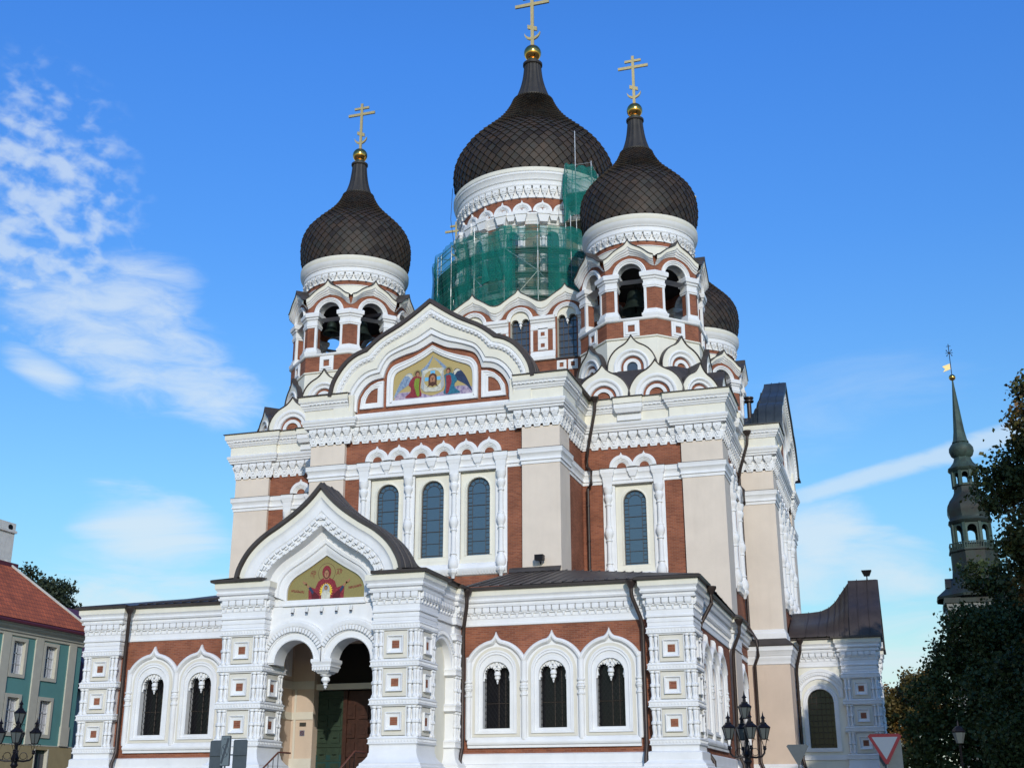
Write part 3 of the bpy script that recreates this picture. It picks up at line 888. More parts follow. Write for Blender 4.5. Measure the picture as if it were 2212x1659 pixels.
def gable(f, with_icon, rear, rm='roof_brown'):
    g = MB('gable', CATH)
    fs = [0, 0, .15, .17, .19, .22, .27, .34, .36, .38, .66, .68, .72, .82, .84, .86, .96, 1, 1]
    ds = [-.2, .55, .55, .50, .50, .56, .56, .46, .44, .40, .40, .28, .34, .34, .20, .22, .16, .14, -.05]
    ms = ['cream', 'cream', 'white', 'white', 'white', 'white', 'white', 'white', 'white', 'cream', 'white', 'white', 'white', 'white', 'white', 'white', 'white', 'white']
    loft(g, [lerpc(C0, C1, x) for x in fs], ds, ms, f)
    block_on(g, lerpc(C0, C1, .305), .24, .12, .085, .44, .545, 'white', f)
    # wall behind and beside the foot
    icn = crom([(2.25, 21.8), (2.25, 22.75), (2.18, 23.2), (1.98, 23.42), (1.5, 23.62), (1.0, 23.83), (.5, 24.07), (0, 24.38)], 4)
    hole_ = [[(-2.25, 21.8)] + mir(icn) + [(2.25, 21.8)]] if with_icon else []
    g.plate([(-5.6, 21.0)] + C0 + [(5.6, 21.0)], hole_, -.35, -.02, 'brick', f)
    g.plate([(-5.55, 21.05), (-5.55, 22.25), (-4.4, 22.25), (-4.4, 21.05)], [], -.02, .36, 'cream', f)
    g.plate([(4.4, 21.05), (4.4, 22.25), (5.55, 22.25), (5.55, 21.05)], [], -.02, .36, 'cream', f)
    ic = [(2.25, 21.8), (2.25, 22.75), (2.18, 23.2), (1.98, 23.42), (1.5, 23.62), (1.0, 23.83), (.5, 24.07), (0, 24.38)]
    io = [(2.57, 21.5), (2.57, 22.9), (2.5, 23.4), (2.22, 23.75), (1.7, 23.93), (1.1, 24.13), (.55, 24.38), (0, 24.70)]
    fr_ = MB('icon_frame', g)
    ci = crom(ic, 4); co = crom(io, 4)
    CI, CO = mir(ci), mir(co)
    loft(fr_, [lerpc(CO, CI, x) for x in (0, 0, .2, .25, .6, .65, .85, 1, 1)], [-.02, .14, .14, .10, .12, .07, .07, .03, -.06], ['white'] * 8, f)
    fr_.box(-2.57, 2.57, -.02, .12, 21.5, 21.66, 'white', f); fr_.box(-2.3, 2.3, -.02, .07, 21.66, 21.81, 'white', f)
    for sgn in (-1, 1):
        so = [(2.78, 21.5), (2.78, 22.98), (3.1, 22.95), (3.5, 22.78), (3.82, 22.48), (4.05, 22.1), (4.12, 21.5)]
        si = [(3.13, 21.8), (3.13, 22.62), (3.3, 22.60), (3.5, 22.5), (3.68, 22.3), (3.8, 22.05), (3.85, 21.8)]
        so = [(sgn * x, z) for x, z in so]; si = [(sgn * x, z) for x, z in si]
        loop = lambda a, x: [lerpc(so, si, x)]
        rows = [lerpc(so, si, x) for x in (0, 0, .3, .35, .7, .75, 1, 1)]
        dd = [-.02, .12, .12, .08, .09, .05, .05, -.01]
        pts = [[f(rows[k][i][0], dd[k], rows[k][i][1]) for k in range(8)] for i in range(7)]
        fr_.grid(pts, 'white', cu=True)
    rf = MB('gable_roof', CATH)
    oc = [(-7.55, 22.33)] + C0 + [(7.55, 22.33)]
    rf.sweepf(C0, [(-.03, .56), (.02, .66), (.20, .66), (.22, .5), (.22, -rear)], rm, f)
    n = 2
    for i in range(n):
        d = .25 - i * .5
        rf.sweepf(C0, [(.22, d), (.27, d - .01), (.27, d - .04), (.22, d - .05)], rm, f)
    for sg in (-1, 1):
        rf.box(min(sg * 5.4, sg * 7.6), max(sg * 5.4, sg * 7.6), -9, .62, 22.33, 22.40, rm, f)
    rf.add([f(x * 1.03, -rear, z + .2) for x, z in C0] + [f(x, -rear, 22.3) for x in (5.7, -5.7)], [list(range(len(C0) + 2))], rm)
    lowp = lambda k: [f(x, d_, 22.35 + (z - 22.2) * k[0]) for x, z in [(-6.9, 22.2)] + C0 + [(6.9, 22.2)] for d_ in (k[1],)]
    ks = [(1.0, -rear), (.90, -rear - .22), (.76, -rear - .42), (.64, -rear - .62), (.57, -rear - 1.0), (.55, -11)]
    rf.grid([lowp(k) for k in ks], rm)
    for k in ks[1:5]:
        c_ = [(x, 22.35 + (z - 22.2) * k[0]) for x, z in C0]
        rf.sweepf(c_, [(0, k[1]), (.05, k[1]), (.05, k[1] - .04), (0, k[1] - .04)], rm, f)
    return g, CI


gW, CI = gable(FR(0, 0, 0), True, .9)
gS, _ = gable(FR(16.3, WY, pi / 2), False, .75, 'roof_slate')
gN, _ = gable(FR(-16.3, WY, -pi / 2), False, .75, 'roof_slate')

# ---- icon in the west gable: two winged figures holding a cloth, plain stand-in
FI = FR(0, 0, 0)
ic = MB('mosaic_panel', gW)
ic.plate([(-2.25, 21.8)] + CI + [(2.25, 21.8)], [], -.10, -.045, 'mosaic_gold_light', FI)


def inlay(mb, pts, k, m, f, base=-.045, sm=True):
    if sm: pts = crom(list(pts) + [pts[0]], 3)[:-1]
    d = base + .004 * k
    mb.tess(pts, [], m, f, d)


def ell(cx, cz, a, b, n=16, rot=0):
    return [(cx + a * cos(t) * cos(rot) - b * sin(t) * sin(rot), cz + a * cos(t) * sin(rot) + b * sin(t) * cos(rot)) for t in [2 * pi * i / n for i in range(n)]]


inlay(ic, [(-2.2, 21.84), (-2.0, 22.2), (-1.5, 22.25), (-.9, 22.2), (-.4, 22.02), (0, 21.92), (.5, 22.08), (1.0, 22.25), (1.6, 22.32), (2.2, 22.2), (2.22, 21.84), (0, 21.82)], 1, 'm_cloud', FI)
# pinions above
inlay(ic, [(-.95, 22.95), (-.85, 23.25), (-.35, 23.7), (0, 24.2), (-.12, 23.85), (-.35, 23.4), (-.6, 23.2), (-.8, 22.95)], 1, 'm_wing', FI)
inlay(ic, [(.95, 23.1), (.8, 23.4), (.35, 23.85), (.02, 24.05), (.25, 23.8), (.5, 23.5), (.7, 23.2), (.85, 23.05)], 1, 'm_wing', FI)
for sg, robe, inner, wing in ((-1, 'm_red', 'm_green', 'm_wing'), (1, 'm_blue', 'm_red', 'm_navy')):
    X = lambda l: [(sg * (x * 1.06 - .02), 21.9 + (z - 21.9) * 1.04) for x, z in l]
    inlay(ic, X([(1.05, 22.75), (1.15, 23.18), (1.4, 23.22), (1.7, 22.9), (1.95, 22.4), (2.12, 21.95), (1.8, 22.3), (1.5, 22.5), (1.25, 22.65)]), 2, wing, FI)
    inlay(ic, X([(1.12, 23.1), (1.3, 23.22), (1.5, 23.12), (1.32, 23.08), (1.18, 22.9)]), 3, 'm_cloth', FI)
    inlay(ic, X([(.62, 22.95), (.9, 23.05), (1.15, 22.95), (1.32, 22.6), (1.2, 22.45), (1.22, 22.2), (1.5, 21.95), (1.2, 21.9), (.62, 21.94), (.7, 22.4)]), 4, robe, FI)
    inlay(ic, X([(.72, 22.9), (.95, 22.92), (1.02, 22.55), (.95, 22.3), (.86, 21.98), (.72, 21.98), (.75, 22.45)]), 5, inner, FI, sm=True)
    inlay(ic, ell(sg * .88, 23.2, .24, .24), 3, 'mosaic_gold', FI)
    inlay(ic, ell(sg * .88, 23.22, .13, .16), 5, 'm_hair', FI)
    inlay(ic, ell(sg * .86, 23.17, .085, .12), 6, 'm_skin', FI)
inlay(ic, [(-.62, 23.35), (-.3, 23.42), (0, 23.46), (.3, 23.42), (.64, 23.38), (.55, 23.0), (.62, 22.5), (.52, 22.2), (.25, 22.12), (-.2, 22.14), (-.5, 22.2), (-.58, 22.6), (-.52, 23.0)], 7, 'm_cloth', FI)
inlay(ic, ell(0, 22.85, .50, .50, 24), 8, 'mosaic_gold_light', FI)
for q in ([(-.10, 22.9), (-.14, 23.3), (.14, 23.3), (.10, 22.9)], [(-.45, 22.74), (-.45, 22.96), (0, 22.93), (0, 22.78)], [(.45, 22.74), (.45, 22.96), (0, 22.93), (0, 22.78)]):
    inlay(ic, q, 9, 'm_lblue', FI, sm=False)
inlay(ic, [(0, 23.17), (.20, 23.06), (.24, 22.8), (.24, 22.5), (.36, 22.34), (.14, 22.48), (0, 22.40), (-.14, 22.48), (-.36, 22.34), (-.24, 22.5), (-.24, 22.8), (-.20, 23.06)], 10, 'm_hair', FI)
inlay(ic, ell(0, 22.81, .145, .235), 11, 'm_skin', FI)
inlay(ic, ell(0, 22.60, .11, .08), 12, 'm_hair', FI)
inlay(ic, [(-.012, 22.9), (.012, 22.9), (.025, 22.74), (-.025, 22.74)], 12, 'm_hair', FI, sm=False)
for sg in (-1, 1):
    inlay(ic, ell(sg * .06, 22.88, .032, .015, 8), 12, 'm_hair', FI)
    inlay(ic, [(sg * .6, 23.38), (sg * .66, 22.4), (sg * .5, 22.2), (sg * .46, 22.5), (sg * .52, 23.1)], 9, 'm_grey', FI, sm=False)


# ---- kokoshnik
def kok(face, roof, fr, cx, zc, r, pk, depth, radii, drop=0.0, hole=False, al=24):
    n = 10
    O = keel(cx, zc, r, pk, al, n)
    K = lambda q: keel(cx, zc, q, 0, al, n)
    r1, r2, r3, r4 = radii                      # white ring out / brick out / white in / centre
    curves = [O, O, lerpc(O, K(r1), 1), K(r1), K(r1 * .93), K((r1 + r2) / 2 + .04), K((r1 + r2) / 2), K(r2 + .04), K(r2), K(r2), K(r3), K(r3), K(r4), K(r4)]
    ds = [-depth, 0, 0, .06, .08, .04, -.02, -.03, -.10, -.16, -.16, -.08, -.10, -.2]
    ms = ['cream', 'cream', 'white', 'white', 'white', 'white', 'white', 'white', 'white', 'brick', 'white', 'white', 'white']
    if drop > 0:
        ext = lambda c, q: [(cx - q, zc - drop)] + c + [(cx + q, zc - drop)]
        qs = [r, r, r1, r1, r1 * .93, (r1 + r2) / 2 + .04, (r1 + r2) / 2, r2 + .04, r2, r2, r3, r3, r4, r4]
        curves = [ext(c, q) for c, q in zip(curves, qs)]
    loft(face, curves, ds, ms, fr)
    face.tess(curves[-1], [], 'glass_grey' if hole else 'brick', fr, -.2)
    face.tess(curves[0], [], 'cream', fr, -depth)
    roof.sweepf(curves[0], [(0, .01), (.04, .07), (.07, .06), (.07, -depth - .25)], 'roof_metal', fr)


OCT = lambda ap, k: None


def octpath(ap, rot=0):
    R = ap / cos(pi / 8)
    return [(R * sin(radians(22.5 + 45 * k) + rot), -R * cos(radians(22.5 + 45 * k) + rot)) for k in range(8)]


def domeprof(pts, n=8):
    return crom(pts, n)


def tiled_dome(mb, prof, N, tip=.06, m='dome_metal'):
    """diamond metal tiles laid over a surface of revolution; prof [(z,r)] bottom to top"""
    zs = [p[0] for p in prof]; rs = [p[1] for p in prof]
    L = [0]
    for i in range(1, len(prof)): L.append(L[-1] + math.hypot(zs[i] - zs[i - 1], rs[i] - rs[i - 1]))
    def at(l):
        l = max(0, min(l, L[-1] - 1e-6))
        k = 0
        while L[k + 1] < l: k += 1
        f = (l - L[k]) / (L[k + 1] - L[k])
        return zs[k] + (zs[k + 1] - zs[k]) * f, rs[k] + (rs[k + 1] - rs[k]) * f
    rows = [0.0]
    while rows[-1] < L[-1]:
        z, r = at(rows[-1])
        rows.append(rows[-1] + max(pi * r / N * 1.02, .05))
    for j in range(1, len(rows)):
        lo = at(rows[j - 1]); mi_ = at(rows[j]); hi = at(rows[j + 1]) if j + 1 < len(rows) else at(rows[j] + .05)
        tz, tr = hi[0] - lo[0], hi[1] - lo[1]
        q = math.hypot(tz, tr) or 1
        nz, nr = -tr / q, tz / q                       # outward normal
        sc = min(1.0, mi_[1] / 2.2)
        t = tip * (0.35 + .65 * sc)
        for k in range(N):
            a = 2 * pi * (k + .5 * (j % 2)) / N; da = pi / N
            jit = random.uniform(-.12, .12) * t
            def P(zr, an, off): return ((zr[1] + nr * off) * sin(an), -(zr[1] + nr * off) * cos(an), zr[0] + nz * off)
            mb.add([P(lo, a, t + jit), P(mi_, a + da * .97, t * .5), P(hi, a, .0), P(mi_, a - da * .97, t * .5), P(lo, a, -.02)],
                   [(0, 1, 2), (0, 2, 3), (0, 4, 1), (0, 3, 4)], random.choice((m, m, m, 'dome_metal_b', 'dome_metal_c')))
    mb.lathe(0, 0, [(max(r - .03, .01), z) for z, r in prof], m, 48)


def cross_mesh(mb, zb, H, s, m='cross_gold'):
    """three-barred cross with a crescent, flat plate facing west"""
    w, t = .085 * s, .05 * s
    f = lambda x, y, z: (x, y, z)
    mb.box(-w, w, -t, t, zb, zb + H, m)
    k = H / 3.48
    mb.box(-.52 * k, .52 * k, -t - .003, t + .003, zb + 3.04 * k, zb + 3.20 * k, m)
    mb.box(-.95 * k, .95 * k, -t - .003, t + .003, zb + 2.58 * k, zb + 2.76 * k, m)
    a = .26 * k
    P = [(-a, 1.36), (-a, 1.14), (a, .92 - .0), (a, 1.14)]
    pts = [(-a, zb + 1.40 * k), (-a, zb + 1.16 * k), (a, zb + .94 * k), (a, zb + 1.18 * k)]
    mb.plate(pts, [], -t - .004, t + .004, m, FR(0, 0, 0), back=True)
    o = arc(0, zb + .86 * k, .44 * k, 180, 360, 14); i_ = arc(0, zb + .98 * k, .44 * k, 185, 355, 14)
    i_ = [(x, z) for x, z in arc(0, zb + 1.02 * k, .45 * k, 198, 342, 14)]
    mb.plate(o + i_[::-1], [], -t - .005, t + .005, m, FR(0, 0, 0), back=True)


def ring_drops(mb, R, z0, z1, n, dep):
    for i in range(n):
        f = FP(0, 0, R, 2 * pi * i / n)
        h = pi * R / n * .80; H = z1 - z0
        mb.box(-h, h, -.02, dep, z0 + H * .66, z1, 'white', f)
        mb.taper((0, dep * .45), (h * .72, dep * .4), (h, dep * .5), z0 + H * .50, z0 + H * .66, 'white', f)
        mb.box(-h * .72, h * .72, -.02, dep * .7, z0 + H * .36, z0 + H * .50, 'white', f)
        mb.taper((0, dep * .3), (h * .2, dep * .22), (h * .42, dep * .32), z0, z0 + H * .36, 'white', f)
        mb.box(-h * .2, h * .2, dep - .01, dep + .04, z0 + H * .72, z0 + H * .84, 'white', f)


# ---- bell tower, built round its own axis
def bell_tower():
    T = MB('bell_tower', CATH, (TX, TY, 0))
    A1 = 4.62
    # stepped base under the belfry: roofs between the kokoshniks
    K1 = MB('kokoshnik', T); KR = MB('kokoshnik_roof', T)
    half_ = 2.98
    for k in range(4):
        f = FR(0, 0, pi / 2 * k)
        g = (lambda F: (lambda s, d, z: F(s, d + 4.80, z)))(f)
        for c in (-1.49, 1.49):
            kok(K1, KR, g, c, 22.55, 1.49, .42, 1.5, (1.16, .74, .60, .41))
    for k in range(4):
        f = FR(0, 0, pi / 2 * k + pi / 4)
        g = (lambda F: (lambda s, d, z: F(s, d + 5.42, z)))(f)
        kok(K1, KR, g, 0, 22.55, 1.26, .52, 1.6, (.98, .66, .52, .34))
    R = MB('tower_roof', T)
    base = [(-2.75, -4.35), (2.75, -4.35), (4.35, -2.75), (4.35, 2.75), (2.75, 4.35), (-2.75, 4.35), (-4.35, 2.75), (-4.35, -2.75)]
    R.grid([[(x, y, 22.45) for x, y in base], [(x, y, 23.3) for x, y in base], [(x * .87, y * .87, 24.4) for x, y in base]], 'roof_metal', cv=True)
    R.add([(x * .87, y * .87, 24.4) for x, y in base], [list(range(8))], 'roof_metal')
    R.box(-4.9, 4.9, -4.9, 4.9, 22.2, 22.42, 'roof_metal')
    K2 = MB('kokoshnik', T)
    for k in range(8):
        f = FR(0, 0, pi / 4 * k)
        g = (lambda F: (lambda s, d, z: F(s, d + 3.80, z)))(f)
        kok(K2, KR, g, 0, 24.62, 1.36, .44, 1.3, (1.02, .64, .50, .31), drop=.28, hole=(k == 0))
    # plastered octagon
    W1 = MB('tower_drum', T)
    W1.sweepp(octpath(3.52), [(0, 23.5), (0.0, 25.9), (-.02, 26.35), (.05, 26.4), (.05, 26.48), (0, 26.5)], 'cream', closed=True)
    B = MB('belfry_base', T)
    ap = 3.50
    B.sweepp(octpath(ap), [(0, 26.48), (0, 27.45), (.08, 27.48), (.12, 27.55), (.12, 27.62), (-.3, 27.70)], ['brick', 'white', 'white', 'white', 'white'], closed=True)
    B.add([(x, y, 27.66) for x, y in octpath(ap - .2)], [list(range(8))], 'step_stone')
    for k in range(8):
        f = FR(0, 0, pi / 4 * k); g = (lambda F: (lambda s, d, z: F(s, d + ap, z)))(f)
        q = .46
        for a, b, dd in ((q, .30, .05), (.34, .20, .09)):
            loft(B, [rect(0, a, 26.52 + (q - a), 27.46 - (q - a)) + [rect(0, a, 26.52 + (q - a), 27.46 - (q - a))[0]]] * 2 + [rect(0, b, 26.52 + (q - b), 27.46 - (q - b)) + [rect(0, b, 26.52 + (q - b), 27.46 - (q - b))[0]]] * 2,
                 [0, dd, dd, 0], ['white'] * 3, g)
        B.plate(rect(0, q, 26.52, 27.46), [rect(0, .2, 26.8, 27.18)], 0, .03, 'white', g)
        B.plate(rect(0, .2, 26.8, 27.18), [], 0, .012, 'brick', g)
    # pillars at the corners
    V = octpath(ap)
    for k in range(8):
        P = MB('belfry_pillar', T)
        v = Vector(V[k]); p0 = Vector(V[k - 1]); p1 = Vector(V[(k + 1) % 8])
        e0 = (p0 - v).normalized(); e1 = (p1 - v).normalized()
        n_ = v.normalized()
        a = .66; th = .62
        i0 = v + e0 * a - Vector((e0.y, -e0.x)) * 0; i1 = v + e1 * a
        n0 = Vector((-e0.y, e0.x)); n0 = n0 if n0.dot(n_) < 0 else -n0
        n1 = Vector((-e1.y, e1.x)); n1 = n1 if n1.dot(n_) < 0 else -n1
        loop = [tuple(v + e0 * a), tuple(v), tuple(v + e1 * a), tuple(v + e1 * a + n1 * th), tuple(v - n_ * (th + .08)), tuple(v + e0 * a + n0 * th)]
        # outward must be to the right of travel
        P.sweepp(loop, [(-.04, 27.6), (-.04, 30.2)], 'brick', closed=True)
        for (e, nn) in ((e0, n0), (e1, n1)):
            s0, s1 = v + e * (a - .15), v + e * a
            q = [s0 - nn * .0, s1 - nn * .0, s1 + nn * .16, s0 + nn * .16]
            P.add([(w.x, w.y, z) for z in (28.0, 29.6) for w in q], [(0, 1, 5, 4), (1, 2, 6, 5), (2, 3, 7, 6), (3, 0, 4, 7)], 'white')
        P.sweepp(loop, [(.10, 27.62), (.14, 27.72), (.14, 27.84), (.06, 27.9), (.06, 27.98), (.02, 28.02), (.02, 28.12), (-.04, 28.14)], 'white', closed=True)
        P.sweepp(loop, [(-.04, 29.42), (.02, 29.44), (.02, 29.52), (.05, 29.55), (.05, 29.70), (.01, 29.74), (.03, 29.92), (.10, 29.98), (.10, 30.06), (.18, 30.12), (.20, 30.34), (.14, 30.42), (-.04, 30.5)], 'white', closed=True)
    # arches and the scalloped crest
    C = MB('belfry_arch', T)
    hs = ap * math.tan(pi / 8)
    crest = crom([(-hs, 31.28), (-1.2, 31.40), (-.8, 31.74), (-.42, 31.96), (-.17, 32.12), (0, 32.38)], 3)
    crest = crest + [(-x, z) for x, z in crest[:-1]][::-1]
    low = crom([(-hs, 30.72), (-1.2, 30.86), (-.85, 31.22), (-.42, 31.44), (-.17, 31.50), (0, 31.56)], 3)
    low = low + [(-x, z) for x, z in low[:-1]][::-1]
    for k in range(8):
        f = FR(0, 0, pi / 4 * k); g = (lambda F: (lambda s, d, z: F(s, d + ap, z)))(f)
        hole = [(-.72, 30.0)] + arc(0, 30.30, .72, 180, 0, 16) + [(.72, 30.0)]
        C.plate([(-hs, 30.0)] + crest + [(hs, 30.0)], [hole], -.62, 0, 'brick', g, me='white', back=True)
        ho = arc(0, 30.30, 1.0, 180, 0, 16); hi = arc(0, 30.30, .72, 180, 0, 16)
        loft(C, [lerpc(ho, hi, x) for x in (0, 0, .15, .3, .35, .6, .65, .9, 1, 1)], [0, .10, .14, .14, .09, .10, .05, .05, .02, -.4], ['white'] * 9, g)
        loft(C, [lerpc(low, crest, x) for x in (0, 0, .12, .16, .30, .34, .50, .54, .98, 1, 1)], [0, .05, .08, .14, .17, .24, .28, .34, .36, .36, -.2],
             ['white', 'white', 'white', 'white', 'white', 'white', 'white', 'cream', 'cream', 'cream'], g)
        C.sweepf(crest, [(0, .36), (.0, .42), (.045, .42), (.05, .3), (.05, -.5)], 'roof_metal', g)
    C.add([(x, y, 31.15) for x, y in octpath(ap - .1)], [list(range(8))], 'dark_room_shade')
    U = MB('dome_drum', T)
    U.lathe(0, 0, [(3.3, 31.2), (3.08, 31.25), (3.08, 32.28), (3.12, 32.30), (3.12, 32.34), (3.07, 32.35), (3.07, 32.9), (3.12, 32.62), (3.12, 33.1), (3.30, 33.12), (3.34, 33.2), (3.30, 33.24), (3.30, 33.46),
                    (3.36, 33.5), (3.38, 33.58), (3.43, 33.62), (3.45, 33.70), (3.50, 33.76), (3.50, 33.84), (3.53, 33.88), (3.53, 34.20), (3.2, 34.3)], 'white', 64,
            colm=['cream', 'cream', 'white', 'white', 'brick', 'brick'] + ['white'] * 13 + ['cream', 'roof_metal'])
    ring_drops(U, 3.1, 32.60, 33.12, 38, .20)
    D = MB('onion_dome', T)
    dp = domeprof([(34.18, 3.30), (34.7, 3.42), (35.3, 3.53), (35.9, 3.56), (36.5, 3.50), (37.1, 3.26), (37.7, 2.78), (38.3, 2.20), (38.9, 1.65), (39.5, 1.25), (40.05, 1.0)], 5)
    tiled_dome(D, dp, 42, .10)
    S = MB('dome_spire', T)
    S.lathe(0, 0, [(.96, 39.95), (1.05, 40.0), (1.07, 40.08), (.98, 40.14), (.88, 40.2)], 'spire_metal', 40)
    rows = []
    sp = crom([(.91, 40.15), (.75, 40.6), (.61, 41.15), (.52, 41.8), (.47, 42.4)], 4)
    for i in range(64):
        a = 2 * pi * i / 64; q = 1 + (.035 if i % 4 == 0 else -.02 if i % 4 == 2 else 0)
        rows.append([(r * q * sin(a), -r * q * cos(a), z) for r, z in sp])
    S.grid(rows, 'spire_metal', cu=True)
    S.lathe(0, 0, [(.50, 42.35), (.56, 42.4), (.56, 42.52), (.46, 42.56), (.3, 42.6)], 'spire_metal', 24)
    B2 = MB('gold_ball', T)
    B2.lathe(0, 0, [(.42, 42.55), (.40, 42.62), (.30, 42.68), (.28, 42.76)] + [(.50 * sin(radians(t)), 43.20 - .50 * cos(radians(t))) for t in range(34, 181, 9)], 'gold', 28)
    X = MB('cross', T)
    cross_mesh(X, 43.66, 3.58, 1.0)
    for b in (T, K1, K2, KR, R, W1, B, C, U, D, S, B2, X): b.build() if b.obj is None else None
    for b in list(ALL):
        if b.parent is T and b.obj is None: b.build()
    return T.obj


flush()
BT = bell_tower()
flush()
copy_tree(BT, (-TX, TY, 0))
copy_tree(BT, (TX, 2 * WY - TY, 0))
copy_tree(BT, (-TX, 2 * WY - TY, 0))

# ---- square base of the central drum, with scalloped crest
SQ = MB('central_base', CATH)
SQR = MB('central_base_roof', CATH)
hs2 = 6.11
for k in range(4):
    F0 = FR(0, WY, pi / 2 * k)
    g = (lambda F: (lambda s, d, z: F(s, d + 8.70, z)))(F0)
    cs = [-4.58, -1.53, 1.53, 4.58]
    one = crom([(-1.527, 31.12), (-1.2, 31.20), (-.8, 31.46), (-.42, 31.70), (-.17, 31.86), (0, 32.10)], 3)
    one = one + [(-x, z) for x, z in one[:-1]][::-1]
    lo1 = crom([(-1.527, 30.25), (-1.22, 30.38), (-.98, 30.72), (-.55, 31.02), (-.2, 31.12), (0, 31.16)], 3)
    lo1 = lo1 + [(-x, z) for x, z in lo1[:-1]][::-1]
    crest, low = [], []
    for i, c in enumerate(cs):
        crest += [(c + x, z) for x, z in (one if i == 0 else one[1:])]
        low += [(c + x, z) for x, z in (lo1 if i == 0 else lo1[1:])]
    hole = lambda c: [(c - .62, 27.36)] + arc(c, 30.10, .62, 180, 0, 14) + [(c + .62, 27.36)]
    SQ.plate([(-hs2, 22.4)] + crest + [(hs2, 22.4)], [hole(c) for c in cs], -.6, 0, 'brick', g, me='cream')
    loft(SQ, [lerpc(low, crest, x) for x in (0, 0, .1, .14, .26, .30, .44, .48, .98, 1, 1)], [0, .05, .08, .13, .16, .22, .26, .32, .34, .34, -.2],
         ['white'] * 6 + ['cream'] * 4, g)
    SQR.sweepf(crest, [(0, .34), (0, .39), (.045, .39), (.05, .3), (.05, -1.2)], 'roof_metal', g)
    for c in cs:
        ho = arc(c, 30.10, .88, 180, 0, 16); hi = arc(c, 30.10, .62, 180, 0, 16)
        loft(SQ, [lerpc(ho, hi, x) for x in (0, 0, .15, .3, .35, .6, .65, .9, 1, 1)], [0, .10, .13, .13, .08, .09, .05, .05, .02, -.3], ['white'] * 9, g)
        w = MB('drum_window', CATH)
        w.plate(rect(c, .64, 27.3, 30.75), [], -.42, -.40, 'glass_grey', g)
        for x in (-.31, 0, .31): w.bar((c + x, -.37, 27.36), (c + x, -.37, 30.3), .03, 'lead', g)
        for i in range(7): w.bar((c - .62, -.37, 27.7 + i * .44), (c + .62, -.37, 27.7 + i * .44), .03, 'lead', g)
        # twin-arched head with a hanging drop
        tym = [(c - .62, 30.0)] + arc(c, 30.10, .62, 180, 0, 14) + [(c + .62, 30.0)] + arc(c + .34, 30.0, .24, 0, 180, 8) + arc(c - .34, 30.0, .24, 0, 180, 8)
        w.plate(tym, [], -.34, -.10, 'cream', g, back=True)
        w.lathe(c, -.2, [(.12, 30.06), (.13, 29.98), (.07, 29.94), (.10, 29.86), (.10, 29.80), (.03, 29.72), (.04, 29.68), (.0, 29.6)], 'white', 10, fr=g)
        w.box(c - .7, c + .7, -.3, .1, 27.26, 27.36, 'roof_metal', g)
        for x in (-.36, .36):
            SQ.plate(rect(c + x, .30, 26.55, 27.18), [rect(c + x, .13, 26.72, 27.02)], 0, .05, 'white', g)
            SQ.plate(rect(c + x, .22, 26.63, 27.10), [rect(c + x, .13, 26.72, 27.02)], .05, .08, 'white', g)
    for c in (-6.11, -3.055, 0, 3.055, 6.11):
        a, b = max(c - .80, -hs2), min(c + .80, hs2)
        SQ.box(a + .03, b - .03, 0, .05, 27.3, 30.2, 'brick', g)
        SQ.plate(rect((a + b) / 2, .32, 27.95, 29.40) if abs(c) < 6 else rect((a + b) / 2, .2, 27.95, 29.4), [], .05, .10, 'white', g)
        if abs(c) < 6:
            for z in (28.25, 29.0):
                SQ.plate(rect(c, .26, z - .26, z + .26), [rect(c, .13, z - .13, z + .13)], .10, .14, 'white', g)
                SQ.plate(rect(c, .13, z - .13, z + .13), [], .10, .115, 'brick', g)
        for x in (a + .08, b - .08):
            SQ.box(x - .08, x + .08, 0, .09, 27.9, 29.3, 'white', g)
        q = [(a, 0), (b, 0)]
        SQ.sweepp(q, [(.05, 27.26), (.18, 27.3), (.2, 27.5), (.13, 27.55), (.12, 27.75), (.08, 27.8), (.05, 27.9)], 'white', fr=lambda x, y, z, G=g: G(x, -y, z))
        SQ.sweepp(q, [(.05, 29.30), (.10, 29.34), (.10, 29.52), (.06, 29.56), (.08, 29.76), (.16, 29.82), (.18, 29.92), (.26, 29.98), (.27, 30.18), (.05, 30.24)], 'white', fr=lambda x, y, z, G=g: G(x, -y, z))
SQR.add([(x, y, 31.3) for x, y in [(-7.4, WY - 8.2), (7.4, WY - 8.2), (7.4, WY + 8.2), (-7.4, WY + 8.2)]], [(0, 1, 2, 3)], 'roof_metal')
SQR.add([(x, y, z) for x, y, z in [(-7.4, WY - 8.2, 31.3), (7.4, WY - 8.2, 31.3), (7.4, WY + 8.2, 31.3), (-7.4, WY + 8.2, 31.3), (-4, WY - 4, 33.4), (4, WY - 4, 33.4), (4, WY + 4, 33.4), (-4, WY + 4, 33.4)]],
        [(0, 1, 5, 4), (1, 2, 6, 5), (2, 3, 7, 6), (3, 0, 4, 7)], 'roof_metal')
SQR.box(-14.2, 14.2, 5.5, 33.9, 21.9, 22.2, 'roof_metal')

